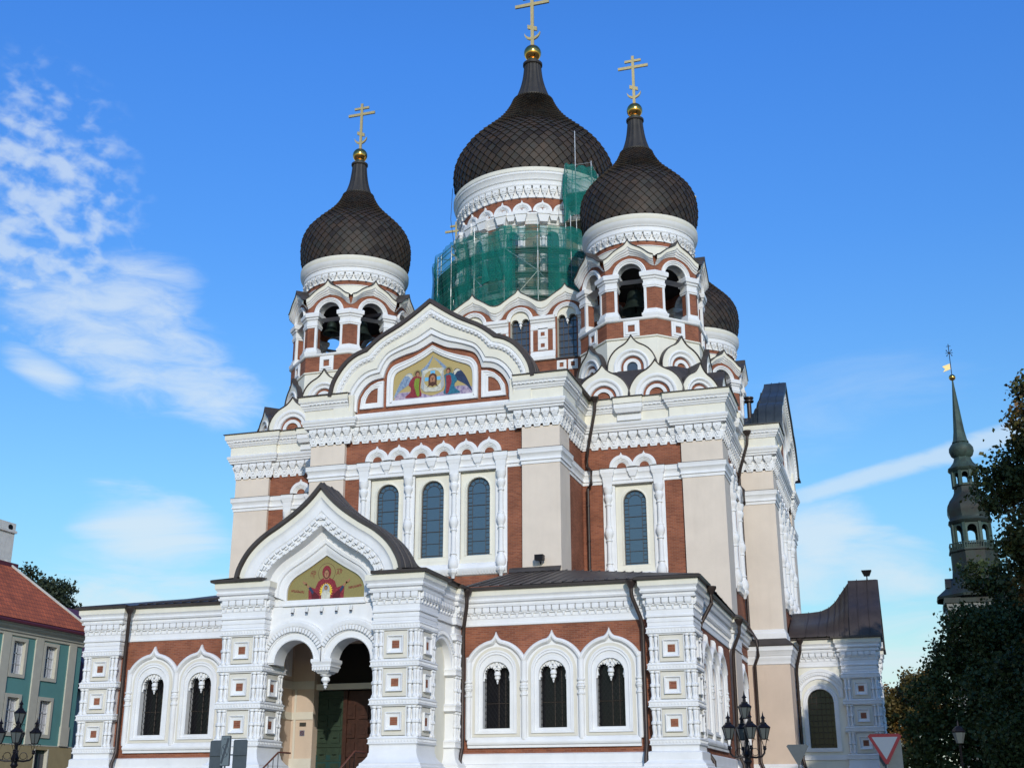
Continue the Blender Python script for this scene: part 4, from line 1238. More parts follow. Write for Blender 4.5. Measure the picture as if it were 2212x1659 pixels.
# ---- central drum and great dome
DR = MB('central_drum', CATH, (0, WY, 0))
RD = 5.25
DR.lathe(0, 0, [(RD, 31.5), (RD, 40.55)], 'cream', 96)
DR.lathe(0, 0, [(RD + .03, 39.35), (RD + .03, 40.6)], 'brick', 96)
DR.lathe(0, 0, [(RD, 40.5), (RD + .10, 40.52), (RD + .10, 41.30), (RD + .34, 41.32), (RD + .38, 41.42), (RD + .32, 41.46), (RD + .34, 41.70), (RD + .42, 41.78), (RD + .42, 41.86), (RD + .48, 41.95), (RD + .50, 42.1),
                (RD + .56, 42.16), (RD + .56, 42.3), (RD + .60, 42.34), (RD + .60, 42.62), (RD + .1, 42.8)], 'white', 96, colm=['white'] * 13 + ['cream', 'roof_metal'])
ring_drops(DR, RD + .08, 40.50, 41.32, 60, .26)
DR.lathe(0, 0, [(RD, 38.48), (RD + .10, 38.52), (RD + .12, 38.66), (RD + .18, 38.72), (RD + .18, 38.86), (RD + .24, 38.94), (RD + .26, 39.12), (RD + .32, 39.18), (RD + .32, 39.30), (RD, 39.42)], 'white', 96)
DA = MB('blind_arcade', DR)
for i in range(24):
    f = FP(0, 0, RD, 2 * pi * i / 24 + pi / 24)
    archlet(DA, f, 0, 39.45, .66, .34, .24, dd=.02)
    for sg in (-1, 1):
        DA.taper((sg * .14, .10), (.05, .05), (.12, .08), 39.45, 39.66, 'white', f)
for i in range(12):
    f = FP(0, 0, RD, 2 * pi * i / 12 + pi / 12)
    # brick panel between two colonnettes
    DR.box(-.60, .60, 0, .04, 33.4, 38.1, 'board', f); DR.box(-.60, .60, 0, .05, 38.1, 38.5, 'brick', f)
    for sg in (-1, 1):
        colonnette('colonnette', DR, 34.1, 38.2, .155, .20, f, sg * .72)
        DR.box(sg * .72 - .22, sg * .72 + .22, 0, .06, 33.4, 38.5, 'white', f)
        DR.taper((sg * .72, .25), (.24, .22), (.38, .28), 38.55, 39.1, 'white', f)
        DR.box(sg * .72 - .40, sg * .72 + .40, 0, .58, 39.1, 39.36, 'white', f)
    f2 = FP(0, 0, RD, 2 * pi * i / 12)
    DR.taper((0, .2), (.18, .2), (.30, .24), 38.7, 39.1, 'white', f2); DR.box(-.34, .34, 0, .48, 39.1, 39.33, 'white', f2)
    dw = MB('drum_window', DR)
    dw.plate([(-.42, 33.8)] + arc(0, 37.6, .42, 180, 0, 12) + [(.42, 33.8)], [], -.02, .03, 'glass_grey', f2)
    dw.sweepf([(-.42, 33.8)] + arc(0, 37.6, .42, 180, 0, 12) + [(.42, 33.8)], [(0, 0), (0, .10), (.10, .12), (.14, .0)], 'white', f2)
    for z in (34.6, 35.4, 36.2, 37.0): dw.bar((-.42, .05, z), (.42, .05, z), .03, 'lead', f2)
    dw.bar((0, .05, 33.8), (0, .05, 37.9), .03, 'lead', f2)
DR.lathe(0, 0, [(RD + .5, 31.4), (RD + .5, 33.2), (RD + .3, 33.3), (RD + .3, 33.6), (RD, 33.7)], 'white', 64)
CD = MB('onion_dome', DR)
dp = domeprof([(42.66, 5.40), (43.3, 5.60), (44.0, 5.76), (44.8, 5.80), (45.6, 5.62), (46.4, 5.20), (47.2, 4.60), (48.0, 3.80), (48.9, 2.90), (49.7, 2.24), (50.5, 1.76), (51.15, 1.48)], 5)
tiled_dome(CD, dp, 54, .135)
CS = MB('dome_spire', DR)
CS.lathe(0, 0, [(1.42, 51.0), (1.54, 51.1), (1.56, 51.22), (1.43, 51.3), (1.28, 51.35)], 'spire_metal', 48)
rows = []
sp = crom([(1.33, 51.3), (1.08, 51.95), (.86, 52.7), (.71, 53.5), (.63, 54.35)], 4)
for i in range(80):
    a = 2 * pi * i / 80; q = 1 + (.03 if i % 4 == 0 else -.02 if i % 4 == 2 else 0)
    rows.append([(r * q * sin(a), -r * q * cos(a), z) for r, z in sp])
CS.grid(rows, 'spire_metal', cu=True)
CS.lathe(0, 0, [(.66, 54.3), (.74, 54.36), (.74, 54.54), (.6, 54.6), (.4, 54.66)], 'spire_metal', 28)
CB = MB('gold_ball', DR)
CB.lathe(0, 0, [(.55, 54.6), (.52, 54.72), (.40, 54.80), (.38, 54.92)] + [(.66 * sin(radians(t)), 55.50 - .66 * cos(radians(t))) for t in range(34, 181, 8)], 'gold', 32)
CX = MB('cross', DR)
cross_mesh(CX, 56.1, 4.98, 1.45)
LR = MB('lightning_rod', DR)
LR.tube([(-6.0, -.9, 44.5), (-6.12, -.9, 42.0), (-5.7, -.9, 39)], .02, 'iron', 5)

# bells hang in the front towers (things of their own)
def bell(x, y, z, s, label, ang=0):
    B = MB('bell', None, (x, y, z))
    B.lathe(0, 0, [(q * s, w * s) for q, w in ((0, 1.0), (.30, .98), (.36, .90), (.40, .6), (.50, .3), (.66, .08), (.72, 0), (.66, .0), (.58, .1), (.42, .4), (.3, .85), (0, .9))], 'bronze', 28)
    B.tube([(0, 0, .95 * s), (0, 0, 1.35 * s)], .07 * s, 'iron', 6)
    B.tube([(0, 0, .8 * s), (0, 0, -.05 * s)], .05 * s, 'iron', 6)
    B.box(-1.3, 1.3, -.09, .09, 1.28 * s, 1.28 * s + .2, 'iron')
    o = B.build(); ALL.remove(B)
    tag(o, label, 'bell', 'bells in the towers')


flush()
bell(-9.98, 7.9, 29.45, .78, 'small greenish bronze bell in the left opening of the left bell tower')
bell(-8.05, 8.2, 29.15, .95, 'greenish bell in the right opening of the left bell tower, next to the gable')
bell(9.42, 8.6, 28.8, 1.3, 'large dark bell filling the opening of the right bell tower')

# ================================================================== narthex (lower storey)
NY = -7.0
NF = FR(0, NY, 0)
PX0, PX1, PY0, PY1 = 12.55, 14.45, -7.45, -5.55
nw_ = MB('lower_wall', CATH)
for sx in (-1, 1):
    a, b = (4.0, 12.7) if sx > 0 else (-12.7, -4.0)
    ws = [sx * c for c in (5.90, 8.37, 10.84)]
    nw_.plate([(a, 3.4), (a, 8.8), (b, 8.8), (b, 3.4)], [winshape(c, .60, 4.46, 6.6, 12) for c in ws], -.7, 0, 'brick', NF, me='white')
    f = FR(14.2, 0, pi / 2) if sx > 0 else FR(-14.2, 0, -pi / 2)
    ws2 = [-3.55, -1.2, 1.15] if sx > 0 else [3.55, 1.2, -1.15]
    a, b = (-5.7, 5.2) if sx > 0 else (-5.2, 5.7)
    nw_.plate([(a, 3.4), (a, 8.8), (b, 8.8), (b, 3.4)], [winshape(c, .55, 4.46, 6.6, 12) for c in ws2], -.7, 0, 'brick', f, me='white')
    nw_.grid([[(sx * 14.2, y, z) for y in (5.2, 34)] for z in (0, 9)], 'brick')
nw_.box(-13.5, 13.5, -6.0, -5.9, 2, 8.8, 'dark_room_shade')
nw_.box(-13.4, 13.4, -5.9, 5, 9.0, 9.1, 'dark_room_shade')

PROF_P = [(.35, 0), (.35, 2.84), (.28, 2.90), (.28, 2.97), (.20, 3.02), (.12, 3.12), (.04, 3.24), (.03, 3.34), (.0, 3.38), (0, 3.68)]
PROF_E = [(.02, 8.70), (.05, 8.72), (.05, 8.80), (.02, 8.82), (.02, 9.0), (.04, 9.02), (.04, 9.48), (.16, 9.50), (.18, 9.58), (.13, 9.60), (.14, 9.66), (.22, 9.70), (.25, 9.78), (.21, 9.82), (.22, 9.88), (.26, 9.92), (.28, 9.95), (.30, 9.97), (.31, 10.20)]
ME = ['white'] * 17 + ['cream']
entN = {}
Rn = [(4.25, NY), (PX0, NY), (PX0, PY0), (PX1, PY0), (PX1, PY1), (14.2, PY1), (14.2, 5.2)]
for pth in (Rn, mirx(Rn)):
    e = MB('lower_cornice', CATH)
    e.sweepp(pth, PROF_E, ME)
    q = [(a, b) for a, b in pth]
    drops(e, q, 9.04, 9.48, .345, .17)
    p = MB('plinth', CATH)
    p.sweepp(pth, [(.30, 0), (.30, 2.86), (.22, 2.92), (.22, 3.02), (.12, 3.05), (.12, 3.40), (.06, 3.45), (.0, 3.46)], 'white')
    g_ = MB('gutter', CATH)
    g_.sweepp(pth, [(.31, 10.205), (.44, 10.22), (.46, 10.32), (.42, 10.34), (.1, 10.36)], 'roof_metal')


def rings(mb, fr, s, d, r, zs, seg=12):
    for z, q, h in zs:
        mb.lathe(s, d, [(r, z - h), (r * q, z - h * .6), (r * q, z + h * .6), (r, z + h)], 'white', seg, fr=fr)


def balu(mb, fr, s, d, r, z0, z1, m='white'):
    H = z1 - z0
    pr = [(1.0, 0), (1.25, .03), (1.25, .08), (.8, .12), (.75, .2), (1.0, .34), (.95, .40), (.8, .43), (1.3, .46), (1.35, .50), (1.3, .54), (.8, .57), (.75, .7), (1.0, .84), (.95, .88), (.8, .91), (1.3, .94), (1.3, 1.0)]
    mb.lathe(s, d, [(a * r, z0 + b * H) for a, b in pr], m, 10, fr=fr)


def pierface(mb, fr, s0, hw=.95):
    for zc in (4.53, 5.99, 7.45):
        z0, z1 = zc - .58, zc + .58
        mb.box(s0 - .49, s0 + .49, -.11, -.03, z0 + .06, z1 - .06, 'beige', fr)
        o = rect(s0, .34, zc - .34, zc + .34); i = rect(s0, .15, zc - .15, zc + .15)
        cl = lambda l: l + [l[0]]
        loft(mb, [cl(lerpc(o, i, x)) for x in (0, 0, .14, .2, .5, .55, .8, 1, 1)], [-.03, .07, .07, .04, .0, .0, -.02, -.04, -.05], ['white'] * 8, fr)
        mb.box(s0 - .148, s0 + .148, -.10, -.018, zc - .148, zc + .148, 'brick', fr)
        for sg in (-1, 1):
            mb.box(s0 + sg * .50 - (0 if sg < 0 else -.0), s0 + sg * .53, -.11, -.0, z0 + .02, z1 - .02, 'white', fr) if sg > 0 else mb.box(s0 - .53, s0 - .50, -.11, 0, z0 + .02, z1 - .02, 'white', fr)
            for k in (.635, .835):
                balu(mb, fr, s0 + sg * k, -.055, .082, z0, z1)


def pier(parent, x0, x1, y0, y1, faces, cap=True, ent=True):
    m = MB('pier', parent)
    loop = [(x0, y0), (x1, y0), (x1, y1), (x0, y1)]
    m.sweepp(loop, PROF_P, ['white'] * 9, closed=True)
    m.sweepp(loop, [(-.12, 3.6), (-.12, 8.4)], 'white', closed=True)
    for z0, z1 in ((3.68, 3.92), (5.14, 5.38), (6.60, 6.84), (8.05, 8.30)):
        m.sweepp(loop, [(-.12, z0 - .06), (.0, z0 - .05), (.03, z0), (.07, z0 + .01), (.07, z0 + .05), (.045, z0 + .06), (.045, z1 - .06), (.07, z1 - .05), (.07, z1 - .01), (.03, z1), (.0, z1 + .05), (-.12, z1 + .06)], 'white', closed=True)
        for f_, L in seg_frames(loop, True):
            n = int(L / .13)
            for i in range(n):
                m.taper((L * (i + .5) / n, .05), (.04, .012), (.025, .022), z0 + .08, z1 - .08, 'white', f_)
    if ent:
        m.sweepp(loop, [(-.12, 8.34), (0, 8.36), (0, 8.50), (.02, 8.52), (.02, 8.62), (0.0, 8.64), (0, 8.70)], 'white', closed=True)
    c = {'W': (FR(x0, y0, 0), (x1 - x0) / 2), 'S': (FR(x1, y0, pi / 2), (y1 - y0) / 2), 'N': (FR(x0, y1, -pi / 2), (y1 - y0) / 2), 'E': (FR(x1, y1, pi), (x1 - x0) / 2)}
    for q in faces: pierface(m, c[q][0], c[q][1])
    return m


pier(CATH, PX0, PX1, PY0, PY1, 'WS')
pier(CATH, -PX1, -PX0, PY0, PY1, 'WN')


def nwin(loc, rz, light=None):
    """lower window: keel moulding, beige field, twin-lobed head with a hanging drop, lattice grille"""
    g = FR(0, 0, 0)
    m = MB('lower_window', CATH, loc)
    hw = 1.235
    R_ = 1.46; zc = 6.66
    k = keel(0, zc, R_, .33, al=11, n=26)
    kin = keel(0, zc, R_ - .25, .16, al=11, n=26)
    cut = lambda c: [(max(-hw, min(hw, x)), z) for x, z in c]
    zz = zc + sqrt(max(R_ ** 2 - hw ** 2, 0))
    top = [p for p in k if abs(p[0]) <= hw + 1e-6]
    outline = [(-hw, 3.84), (-hw, zz)] + [p for p in top if abs(p[0]) < hw - .01] + [(hw, zz), (hw, 3.84)]
    op = winshape(0, .60, 4.46, 6.6, 12)
    m.plate(outline, [op], 0, .05, 'white', g)
    # roll moulding following the keel, cut at the neighbours
    ko = [p for p in k if abs(p[0]) < hw + .12]
    idx = [i for i, p in enumerate(k) if abs(p[0]) < hw + .12]
    fs = [0, 0, .10, .35, .65, .85, 1, 1]; ds = [.0, .07, .17, .22, .20, .12, .06, .04]
    cs_ = [[lerpc(k, kin, x)[i] for i in idx] for x in fs]
    loft(m, cs_, ds, ['white'] * 7, g)
    # beige field and white frames
    bo = winshape(0, 1.05, 4.12, 6.76, 18)
    m.plate(bo, [winshape(0, .90, 4.26, 6.76, 18)], .05, .075, 'beige', g)
    wo = winshape(0, .92, 4.24, 6.76, 18); wi = winshape(0, .62, 4.46, 6.66, 18)
    cl = lambda l: l + [l[0]]
    loft(m, [cl(lerpc(wo, wi, x)) for x in (0, 0, .18, .22, .45, .5, .75, .8, 1, 1)], [.05, .13, .13, .10, .11, .06, .05, .0, -.04, -.3], ['white'] * 9, g)
    # head
    tp = [(-.62, 6.52), (-.62, 6.7)] + arc(0, 6.72, .66, 176, 4, 16) + [(.62, 6.7), (.62, 6.52)]
    lobes = []
    for c, s in ((.31, 1), (-.31, 1)):
        L = []
        for i in range(25):
            a = pi * i / 24
            r = .225 + (.025 if (i // 2) % 2 == 0 else -.012)
            L.append((c + r * cos(a), 6.74 + r * sin(a)))
        lobes += [(c + .20, 6.52)] + L + [(c - .20, 6.52)]
    m.plate(tp + lobes, [], -.22, -.08, 'white', g, back=True)
    for c in (-.31, .31):
        for i in range(7):
            a = radians(15 + 25 * i)
            p = (c + .30 * cos(a), 6.76 + .30 * sin(a)); t = Vector((cos(a), sin(a))); n = Vector((-t.y, t.x))
            q = [Vector(p) + t * x + n * y for x, y in ((-.05, -.022), (.12, -.045), (.12, .045), (-.05, .022))]
            q = [v for v in q]
            if all(v.x ** 2 + (v.y - 6.72) ** 2 < .44 for v in q):
                m.plate([tuple(v) for v in q], [], -.08, -.03, 'white', g)
        m.box(c - .34, c - .24, -.1, -.04, 6.40, 6.52, 'white', g) if c < 0 else m.box(c + .24, c + .34, -.1, -.04, 6.40, 6.52, 'white', g)
    m.box(-.05, .05, -.08, -.02, 7.05, 7.36, 'white', g); m.box(-.17, .17, -.08, -.03, 7.16, 7.24, 'white', g)
    pd = MB('hanging_drop', m)
    pd.lathe(0, -.13, [(.10, 6.80), (.14, 6.72), (.14, 6.64), (.07, 6.60), (.10, 6.54), (.10, 6.48), (.05, 6.44), (.055, 6.38), (.025, 6.34), (.035, 6.31), (0, 6.27)], 'white', 12, fr=g)
    # side colonnettes; a neighbour's one nests inside
    for sg in (-1, 1):
        q = 1.0 if sg < 0 else .90
        m.lathe(sg * hw, .07, [(.11 * q, 4.0), (.13 * q, 4.1), (.13 * q, 7.4)], 'white', 12, fr=g)
        rings(m, g, sg * hw, .07, .125 * q, [(6.36, 1.35, .05), (6.1, 1.5, .06), (6.02, 1.3, .04), (5.8, 1.35, .05)])
        m.lathe(sg * hw, .07, [(.13 * q, 6.28), (.165 * q, 6.20), (.13 * q, 6.14)], 'white', 12, fr=g)
    m.sweepp([(-hw, 0), (hw, 0)], [(.05, 3.78), (.16, 3.80), (.20, 3.86), (.20, 3.93), (.14, 4.02), (.08, 4.08), (.05, 4.10)], 'white', fr=lambda x, y, z: g(x, -y, z))
    m.box(-hw, hw, 0, .12, 3.68, 3.78, 'white', g)
    pn = MB('pane', m)
    pn.plate(winshape(0, .62, 4.4, 6.62, 12), [], -.46, -.44, 'glass_dark', g)
    pn.bar((-.02, -.41, 4.46), (-.02, -.41, 7.0), .03, 'lead', g); pn.bar((.28, -.41, 4.46), (.28, -.41, 7.0), .02, 'lead', g)
    pn.bar((-.6, -.41, 5.5), (.6, -.41, 5.5), .02, 'lead', g)
    gr = MB('grille', m)
    st_ = .19; z = 4.46
    H = 2.3
    def clipbar(x0, z0, x1, z1):
        gr.bar((x0, -.24, z0), (x1, -.24, z1), .011, 'iron', g)
    k0 = -12
    while k0 < 14:
        # two diagonal families: z = z0 +- 1.6 x
        for sg in (-1, 1):
            zc0 = 4.46 + k0 * .26
            x0, x1 = -.6, .6
            za, zb2 = zc0 + sg * 1.6 * x0, zc0 + sg * 1.6 * x1
            lo_, hi_ = 4.47, 6.9
            pts = []
            def xat(zv): return (zv - zc0) / (sg * 1.6)
            xs = sorted([xat(lo_), xat(hi_)])
            a_, b_ = max(x0, xs[0]), min(x1, xs[1])
            if b_ - a_ > .05: clipbar(a_, zc0 + sg * 1.6 * a_, b_, zc0 + sg * 1.6 * b_)
        k0 += 1
    for x in (-.58, .58): gr.bar((x, -.24, 4.47), (x, -.24, 6.8), .018, 'iron', g)
    gr.bar((-.6, -.24, 4.49), (.6, -.24, 4.49), .018, 'iron', g)
    o = m.build(); pd.build(); pn.build(); gr.build()
    o.rotation_euler = (0, 0, rz)
    return o


flush()
w0 = nwin((5.90, NY, 0), 0)
for c in (8.37, 10.84, -10.84, -8.37, -5.90): copy_tree(w0, (c, NY, 0))
for c in (-3.55, -1.2, 1.15): copy_tree(w0, (14.2, c, 0), pi / 2)
copy_tree(w0, (14.2, 9.3, 0), pi / 2)
ch = MB('candle_flame', None); ch.lathe(10.95, -6.33, [(0, 5.40), (.03, 5.44), (.035, 5.48), (0, 5.56)], 'flame', 8)
mf = bpy.data.materials.new('flame'); mf.use_nodes = True
bf = mf.node_tree.nodes['Principled BSDF']; bf.inputs['Emission Color'].default_value = (1, .55, .15, 1); bf.inputs['Emission Strength'].default_value = 3.0
MATS['flame'] = mf
tag(ch.build(), 'tiny warm lamp light seen through the lower right window', 'light'); ALL.remove(ch)

# narthex roof with standing seams
def seamroof(name, pts, faces, m, parent=CATH, seams=()):
    r = MB(name, parent, smooth=0)
    r.add(pts, faces, m)
    for a, b in seams:
        r.tube([(a[0], a[1], a[2] + .03), (b[0], b[1], b[2] + .03)], .028, m, 4)
    return r


for sx in (-1, 1):
    A = (14.85 * sx, -7.85, 10.36); B = (4.3 * sx, -7.42, 10.36); B1 = (12.2 * sx, -7.42, 10.36); B2 = (12.2 * sx, -7.85, 10.36)
    Cc = (4.3 * sx, .2, 12.28); C2 = (6.9 * sx, .2, 12.28); D0 = (6.9 * sx, 5.35, 12.75); D = (9.7 * sx, 5.35, 12.62); E_ = (14.62 * sx, 5.15, 10.42)
    H_ = (11.3 * sx, .2, 11.92)
    r = seamroof('narthex_roof', [A, B, B1, B2, Cc, C2, D0, D, E_, H_], [(1, 2, 9, 5, 4), (5, 9, 7, 6), (2, 3, 0, 9), (0, 8, 7, 9)], 'roof_metal')
    r.sweepp([(4.3 * sx, 0), (6.95 * sx, 0)] if sx > 0 else [(-6.95, 0), (-4.3, 0)], [(.22, 12.22), (.2, 12.34), (.05, 12.47)], 'roof_metal')
    n = 17
    for i in range(1, n):
        x = 4.3 + (12.2 - 4.3) * i / n; x2 = 4.3 + 7.0 * i / n
        z2 = 12.28 if x2 < 6.9 else 12.28 - .36 * (x2 - 6.9) / 4.4
        r.tube([(x * sx, -7.42, 10.39), (x2 * sx, .2, z2 + .03)], .028, 'roof_metal', 4)
    for i in range(1, 7):
        t = i / 7
        r.tube([(A[0] + (E_[0] - A[0]) * t, A[1] + (E_[1] - A[1]) * t, 10.40), (H_[0] + (D[0] - H_[0]) * t, .2 + 5.1 * t, 11.95 + .7 * t)], .028, 'roof_metal', 4)

# ================================================================== porches
P0 = [(3.62, 10.2), (3.5, 10.75), (3.1, 11.42), (2.5, 11.97), (1.77, 12.42), (1.03, 12.92), (.45, 13.42), (0, 13.92)]
P1 = [(1.75, 9.45), (1.74, 9.9), (1.62, 10.2), (1.4, 10.42), (1.1, 10.6), (.75, 10.8), (.35, 11.05), (0, 11.27)]


def porch(fr, front=True):
    """gabled porch in a frame whose d=0 is the pier front plane and s=0 the axis"""
    c0, c1 = mir(crom(P0, 5)), mir(crom(P1, 5))
    g = MB('porch_gable', CATH)
    fs = [0, 0, .13, .15, .18, .22, .34, .36, .38, .56, .58, .60, .74, .76, .82, .84, .92, .94, 1, 1]
    ds = [-.3, .30, .30, .26, .22, .20, .20, .16, .14, .14, .04, -.25, -.36, -.30, -.32, -.40, -.42, -.46, -.50, -.60]
    loft(g, [lerpc(c0, c1, x) for x in fs], ds, ['cream'] * 2 + ['white'] * 17, fr)
    block_on(g, lerpc(c0, c1, .415), .30, .20, .11, .13, .25, 'white', fr)
    block_on(g, lerpc(c0, c1, .475), .30, .15, .08, .13, .21, 'white', fr)
    block_on(g, lerpc(c0, c1, .535), .30, .10, .10, .13, .19, 'white', fr)
    g.plate([(-2.6, 9.2)] + [p for p in c0 if p[1] > 10.4 and True] + [(2.6, 9.2)], [c1], -1.0, -.62, 'white', fr)
    # front wall with two arches on a hanging capital
    hl = lambda c: [(c - .885, 6.9)] + arc(c, 6.95, .885, 180, 0, 18) + [(c + .885, 6.9)]
    aw = MB('porch_arch', CATH)
    outer = [(-2.5, 6.9), (-2.5, 9.24), (2.5, 9.24), (2.5, 6.9)] + [(2.135, 6.9)] + arc(1.25, 6.95, .885, 0, 180, 18) + [(.365, 6.62), (-.365, 6.62)] + arc(-1.25, 6.95, .885, 0, 180, 18) + [(-2.135, 6.9)]
    aw.plate(outer, [], -1.35, -.50, 'white', fr, back=True)
    for c in (-1.25, 1.25):
        cut = lambda L: [(max(-2.5, min(2.5, (min(x, -.0) if c < 0 else max(x, .0)))), z) for x, z in L]
        A_ = lambda r: cut(arc(c, 6.95, r, 180, 0, 28))
        loft(aw, [A_(r) for r in (.885, .885, .93, .95, 1.16, 1.18, 1.22, 1.40, 1.42, 1.46, 1.60, 1.62, 1.70, 1.70)], [-.7, -.46, -.44, -.46, -.46, -.42, -.40, -.40, -.36, -.34, -.34, -.38, -.38, -.5], ['white'] * 13, fr)
        a = 8
        while a < 174:
            x, z = c + 1.31 * cos(radians(a)), 6.95 + 1.31 * sin(radians(a))
            if abs(x) > .06 and abs(x) < 2.4 and (x < 0) == (c < 0):
                t = Vector((cos(radians(a)), sin(radians(a)))); n = Vector((-t.y, t.x)); p = Vector((x, z))
                aw.plate([tuple(p + t * u + n * v) for u, v in ((-.09, -.045), (.09, -.045), (.09, .045), (-.09, .045))], [], -.41, -.31, 'white', fr)
            a += 6.2
    # hanging capital
    for z0, z1, h0, h1 in ((6.93, 7.05, .46, .46), (6.80, 6.93, .40, .46), (6.74, 6.80, .42, .42), (6.56, 6.74, .34, .40), (6.48, 6.56, .22, .30)):
        aw.taper((0, -.925), (h0, h0 + .05), (h1, h1 + .05), z0, z1, 'white', fr)
    for i in range(-3, 4):
        aw.box(i * .12 - .035, i * .12 + .035, -.48, -.44, 6.60, 6.72, 'white', fr)
    hd = MB('hanging_drop', aw)
    hd.lathe(0, -.925, [(.24, 6.52), (.22, 6.42), (.12, 6.36), (.17, 6.30), (.18, 6.22), (.10, 6.14), (.08, 6.10), (.11, 6.06), (.05, 6.0), (.07, 5.96), (0, 5.88)], 'white', 16, fr=fr)
    g2 = MB('mosaic_frame', g)
    g2.box(-1.80, 1.80, -.60, -.44, 9.30, 9.46, 'white', fr)
    g2.box(-1.86, 1.86, -.60, -.40, 9.22, 9.30, 'white', fr)
    for sg in (-1, 1):
        g2.box(min(sg * 1.76, sg * 2.5), max(sg * 1.76, sg * 2.5), -1.0, -.50, 9.22, 9.9, 'white', fr)
    if front:
        mp = MB('mosaic_panel', g)
        mp.plate([(-1.76, 9.45)] + c1 + [(1.76, 9.45)], [], -.66, -.595, 'mosaic_gold', fr)
        f = fr; b = -.595
        inlay(mp, ell(0, 10.55, .39, .40, 24), 1, 'm_dkred', f, b); inlay(mp, ell(0, 10.55, .375, .385, 24), 2, 'mosaic_gold', f, b)
        inlay(mp, [(-.78, 9.46), (-.80, 9.85), (-.72, 10.0), (-.5, 9.92), (-.38, 10.2), (-.16, 10.34), (.16, 10.34), (.38, 10.2), (.48, 9.92), (.72, 10.0), (.82, 9.9), (.80, 9.46)], 3, 'm_red', f, b, sm=False)
        inlay(mp, [(-.62, 9.46), (-.7, 9.9), (-.45, 9.75), (-.3, 9.6), (-.3, 9.46)], 4, 'm_dkred', f, b, sm=False)
        inlay(mp, [(.62, 9.46), (.7, 9.9), (.45, 9.75), (.3, 9.6), (.3, 9.46)], 4, 'm_dkred', f, b, sm=False)
        inlay(mp, [(-.80, 9.95), (-.73, 10.02), (-.55, 9.8), (-.6, 9.68)], 5, 'm_navy', f, b, sm=False)
        inlay(mp, [(.82, 9.95), (.75, 10.02), (.62, 9.85), (.66, 9.7)], 5, 'm_navy', f, b, sm=False)
        for sg in (-1, 1):
            inlay(mp, [(sg * .74, 10.0), (sg * .88, 10.12), (sg * 1.05, 10.26), (sg * 1.08, 10.22), (sg * 1.0, 10.12), (sg * .95, 10.1), (sg * .93, 10.22), (sg * .89, 10.2), (sg * .88, 10.06), (sg * .82, 9.94)], 6, 'm_skin', f, b, sm=False)
        inlay(mp, ell(0, 10.58, .20, .27), 5, 'm_red', f, b); inlay(mp, ell(0, 10.50, .125, .20), 6, 'm_hair', f, b)
        inlay(mp, ell(0, 10.50, .10, .155), 7, 'm_skin', f, b); inlay(mp, [(-.08, 10.42), (.08, 10.42), (.12, 10.28), (-.12, 10.28)], 4, 'm_skin', f, b, sm=False)
        for sg in (-1, 1): inlay(mp, ell(sg * .038, 10.54, .022, .011, 8), 8, 'm_hair', f, b)
        inlay(mp, [(-.008, 10.54), (.008, 10.54), (.014, 10.47), (-.014, 10.47)], 8, 'm_hair', f, b, sm=False)
        inlay(mp, ell(0, 10.43, .03, .009, 8), 8, 'm_dkred', f, b)
        star = []
        for i in range(40):
            a = 2 * pi * i / 40; r = .31 if i % 2 else .24
            star.append((r * cos(a), 9.80 + r * 1.12 * sin(a)))
        inlay(mp, star, 5, 'm_yellow', f, b, sm=False)
        inlay(mp, ell(0, 9.83, .17, .26), 6, 'm_grey', f, b)
        inlay(mp, [(-.20, 9.48), (-.2, 9.7), (-.08, 9.82), (.08, 9.82), (.2, 9.7), (.2, 9.48)], 7, 'm_cloth', f, b, sm=False)
        inlay(mp, ell(0, 9.93, .075, .095), 8, 'm_hair', f, b); inlay(mp, ell(0, 9.91, .058, .075), 9, 'm_skin', f, b)
        # red lettering: two monograms by the halo and a line at each side
        for x0, z0, bars in ((-.72, 10.42, 'MP'), (.44, 10.44, 'OV')):
            for j, (a, c_, e, h) in enumerate(((0, 0, 0, .2), (.09, 0, .09, .2), (0, .2, .06, .12), (.06, .12, .09, .2), (.14, -.08, .14, .2), (.14, .2, .21, .2), (.21, .2, .21, .1), (.14, .1, .21, .1), (.02, .24, .2, .24)) if bars == 'MP' else
                                              ((0, 0, .07, .2), (.07, .2, .13, 0), (.02, .06, .11, .06), (.16, .2, .2, .05), (.2, .05, .25, .2), (.16, .2, .25, .2), (.0, .24, .22, .24))):
                t = Vector((e - a, h - c_)).normalized() * .0; n = Vector((-(h - c_), e - a)).normalized() * .009
                A_, B_ = Vector((x0 + a, z0 + c_)), Vector((x0 + e, z0 + h))
                inlay(mp, [tuple(A_ + n), tuple(B_ + n), tuple(B_ - n), tuple(A_ - n)], 3, 'm_red', f, b, sm=False)
        rr = random.Random(4)
        for sg, x0 in ((-1, -1.58), (1, 1.02)):
            for j in range(9):
                x = x0 + j * .066
                for a, c_, e, h in ((0, 0, 0, .10), (0, rr.choice((0, .05, .1)), .045, rr.choice((0, .05, .1))), (.045, 0, .045, rr.choice((.05, .1)))):
                    n = Vector((-(h - c_), e - a)).normalized() * .007
                    A_, B_ = Vector((x + a, 9.84 + .01 * j * sg + c_)), Vector((x + e, 9.84 + .01 * j * sg + h))
                    inlay(mp, [tuple(A_ + n), tuple(B_ + n), tuple(B_ - n), tuple(A_ - n)], 3, 'm_red', f, b, sm=False)
    return c0


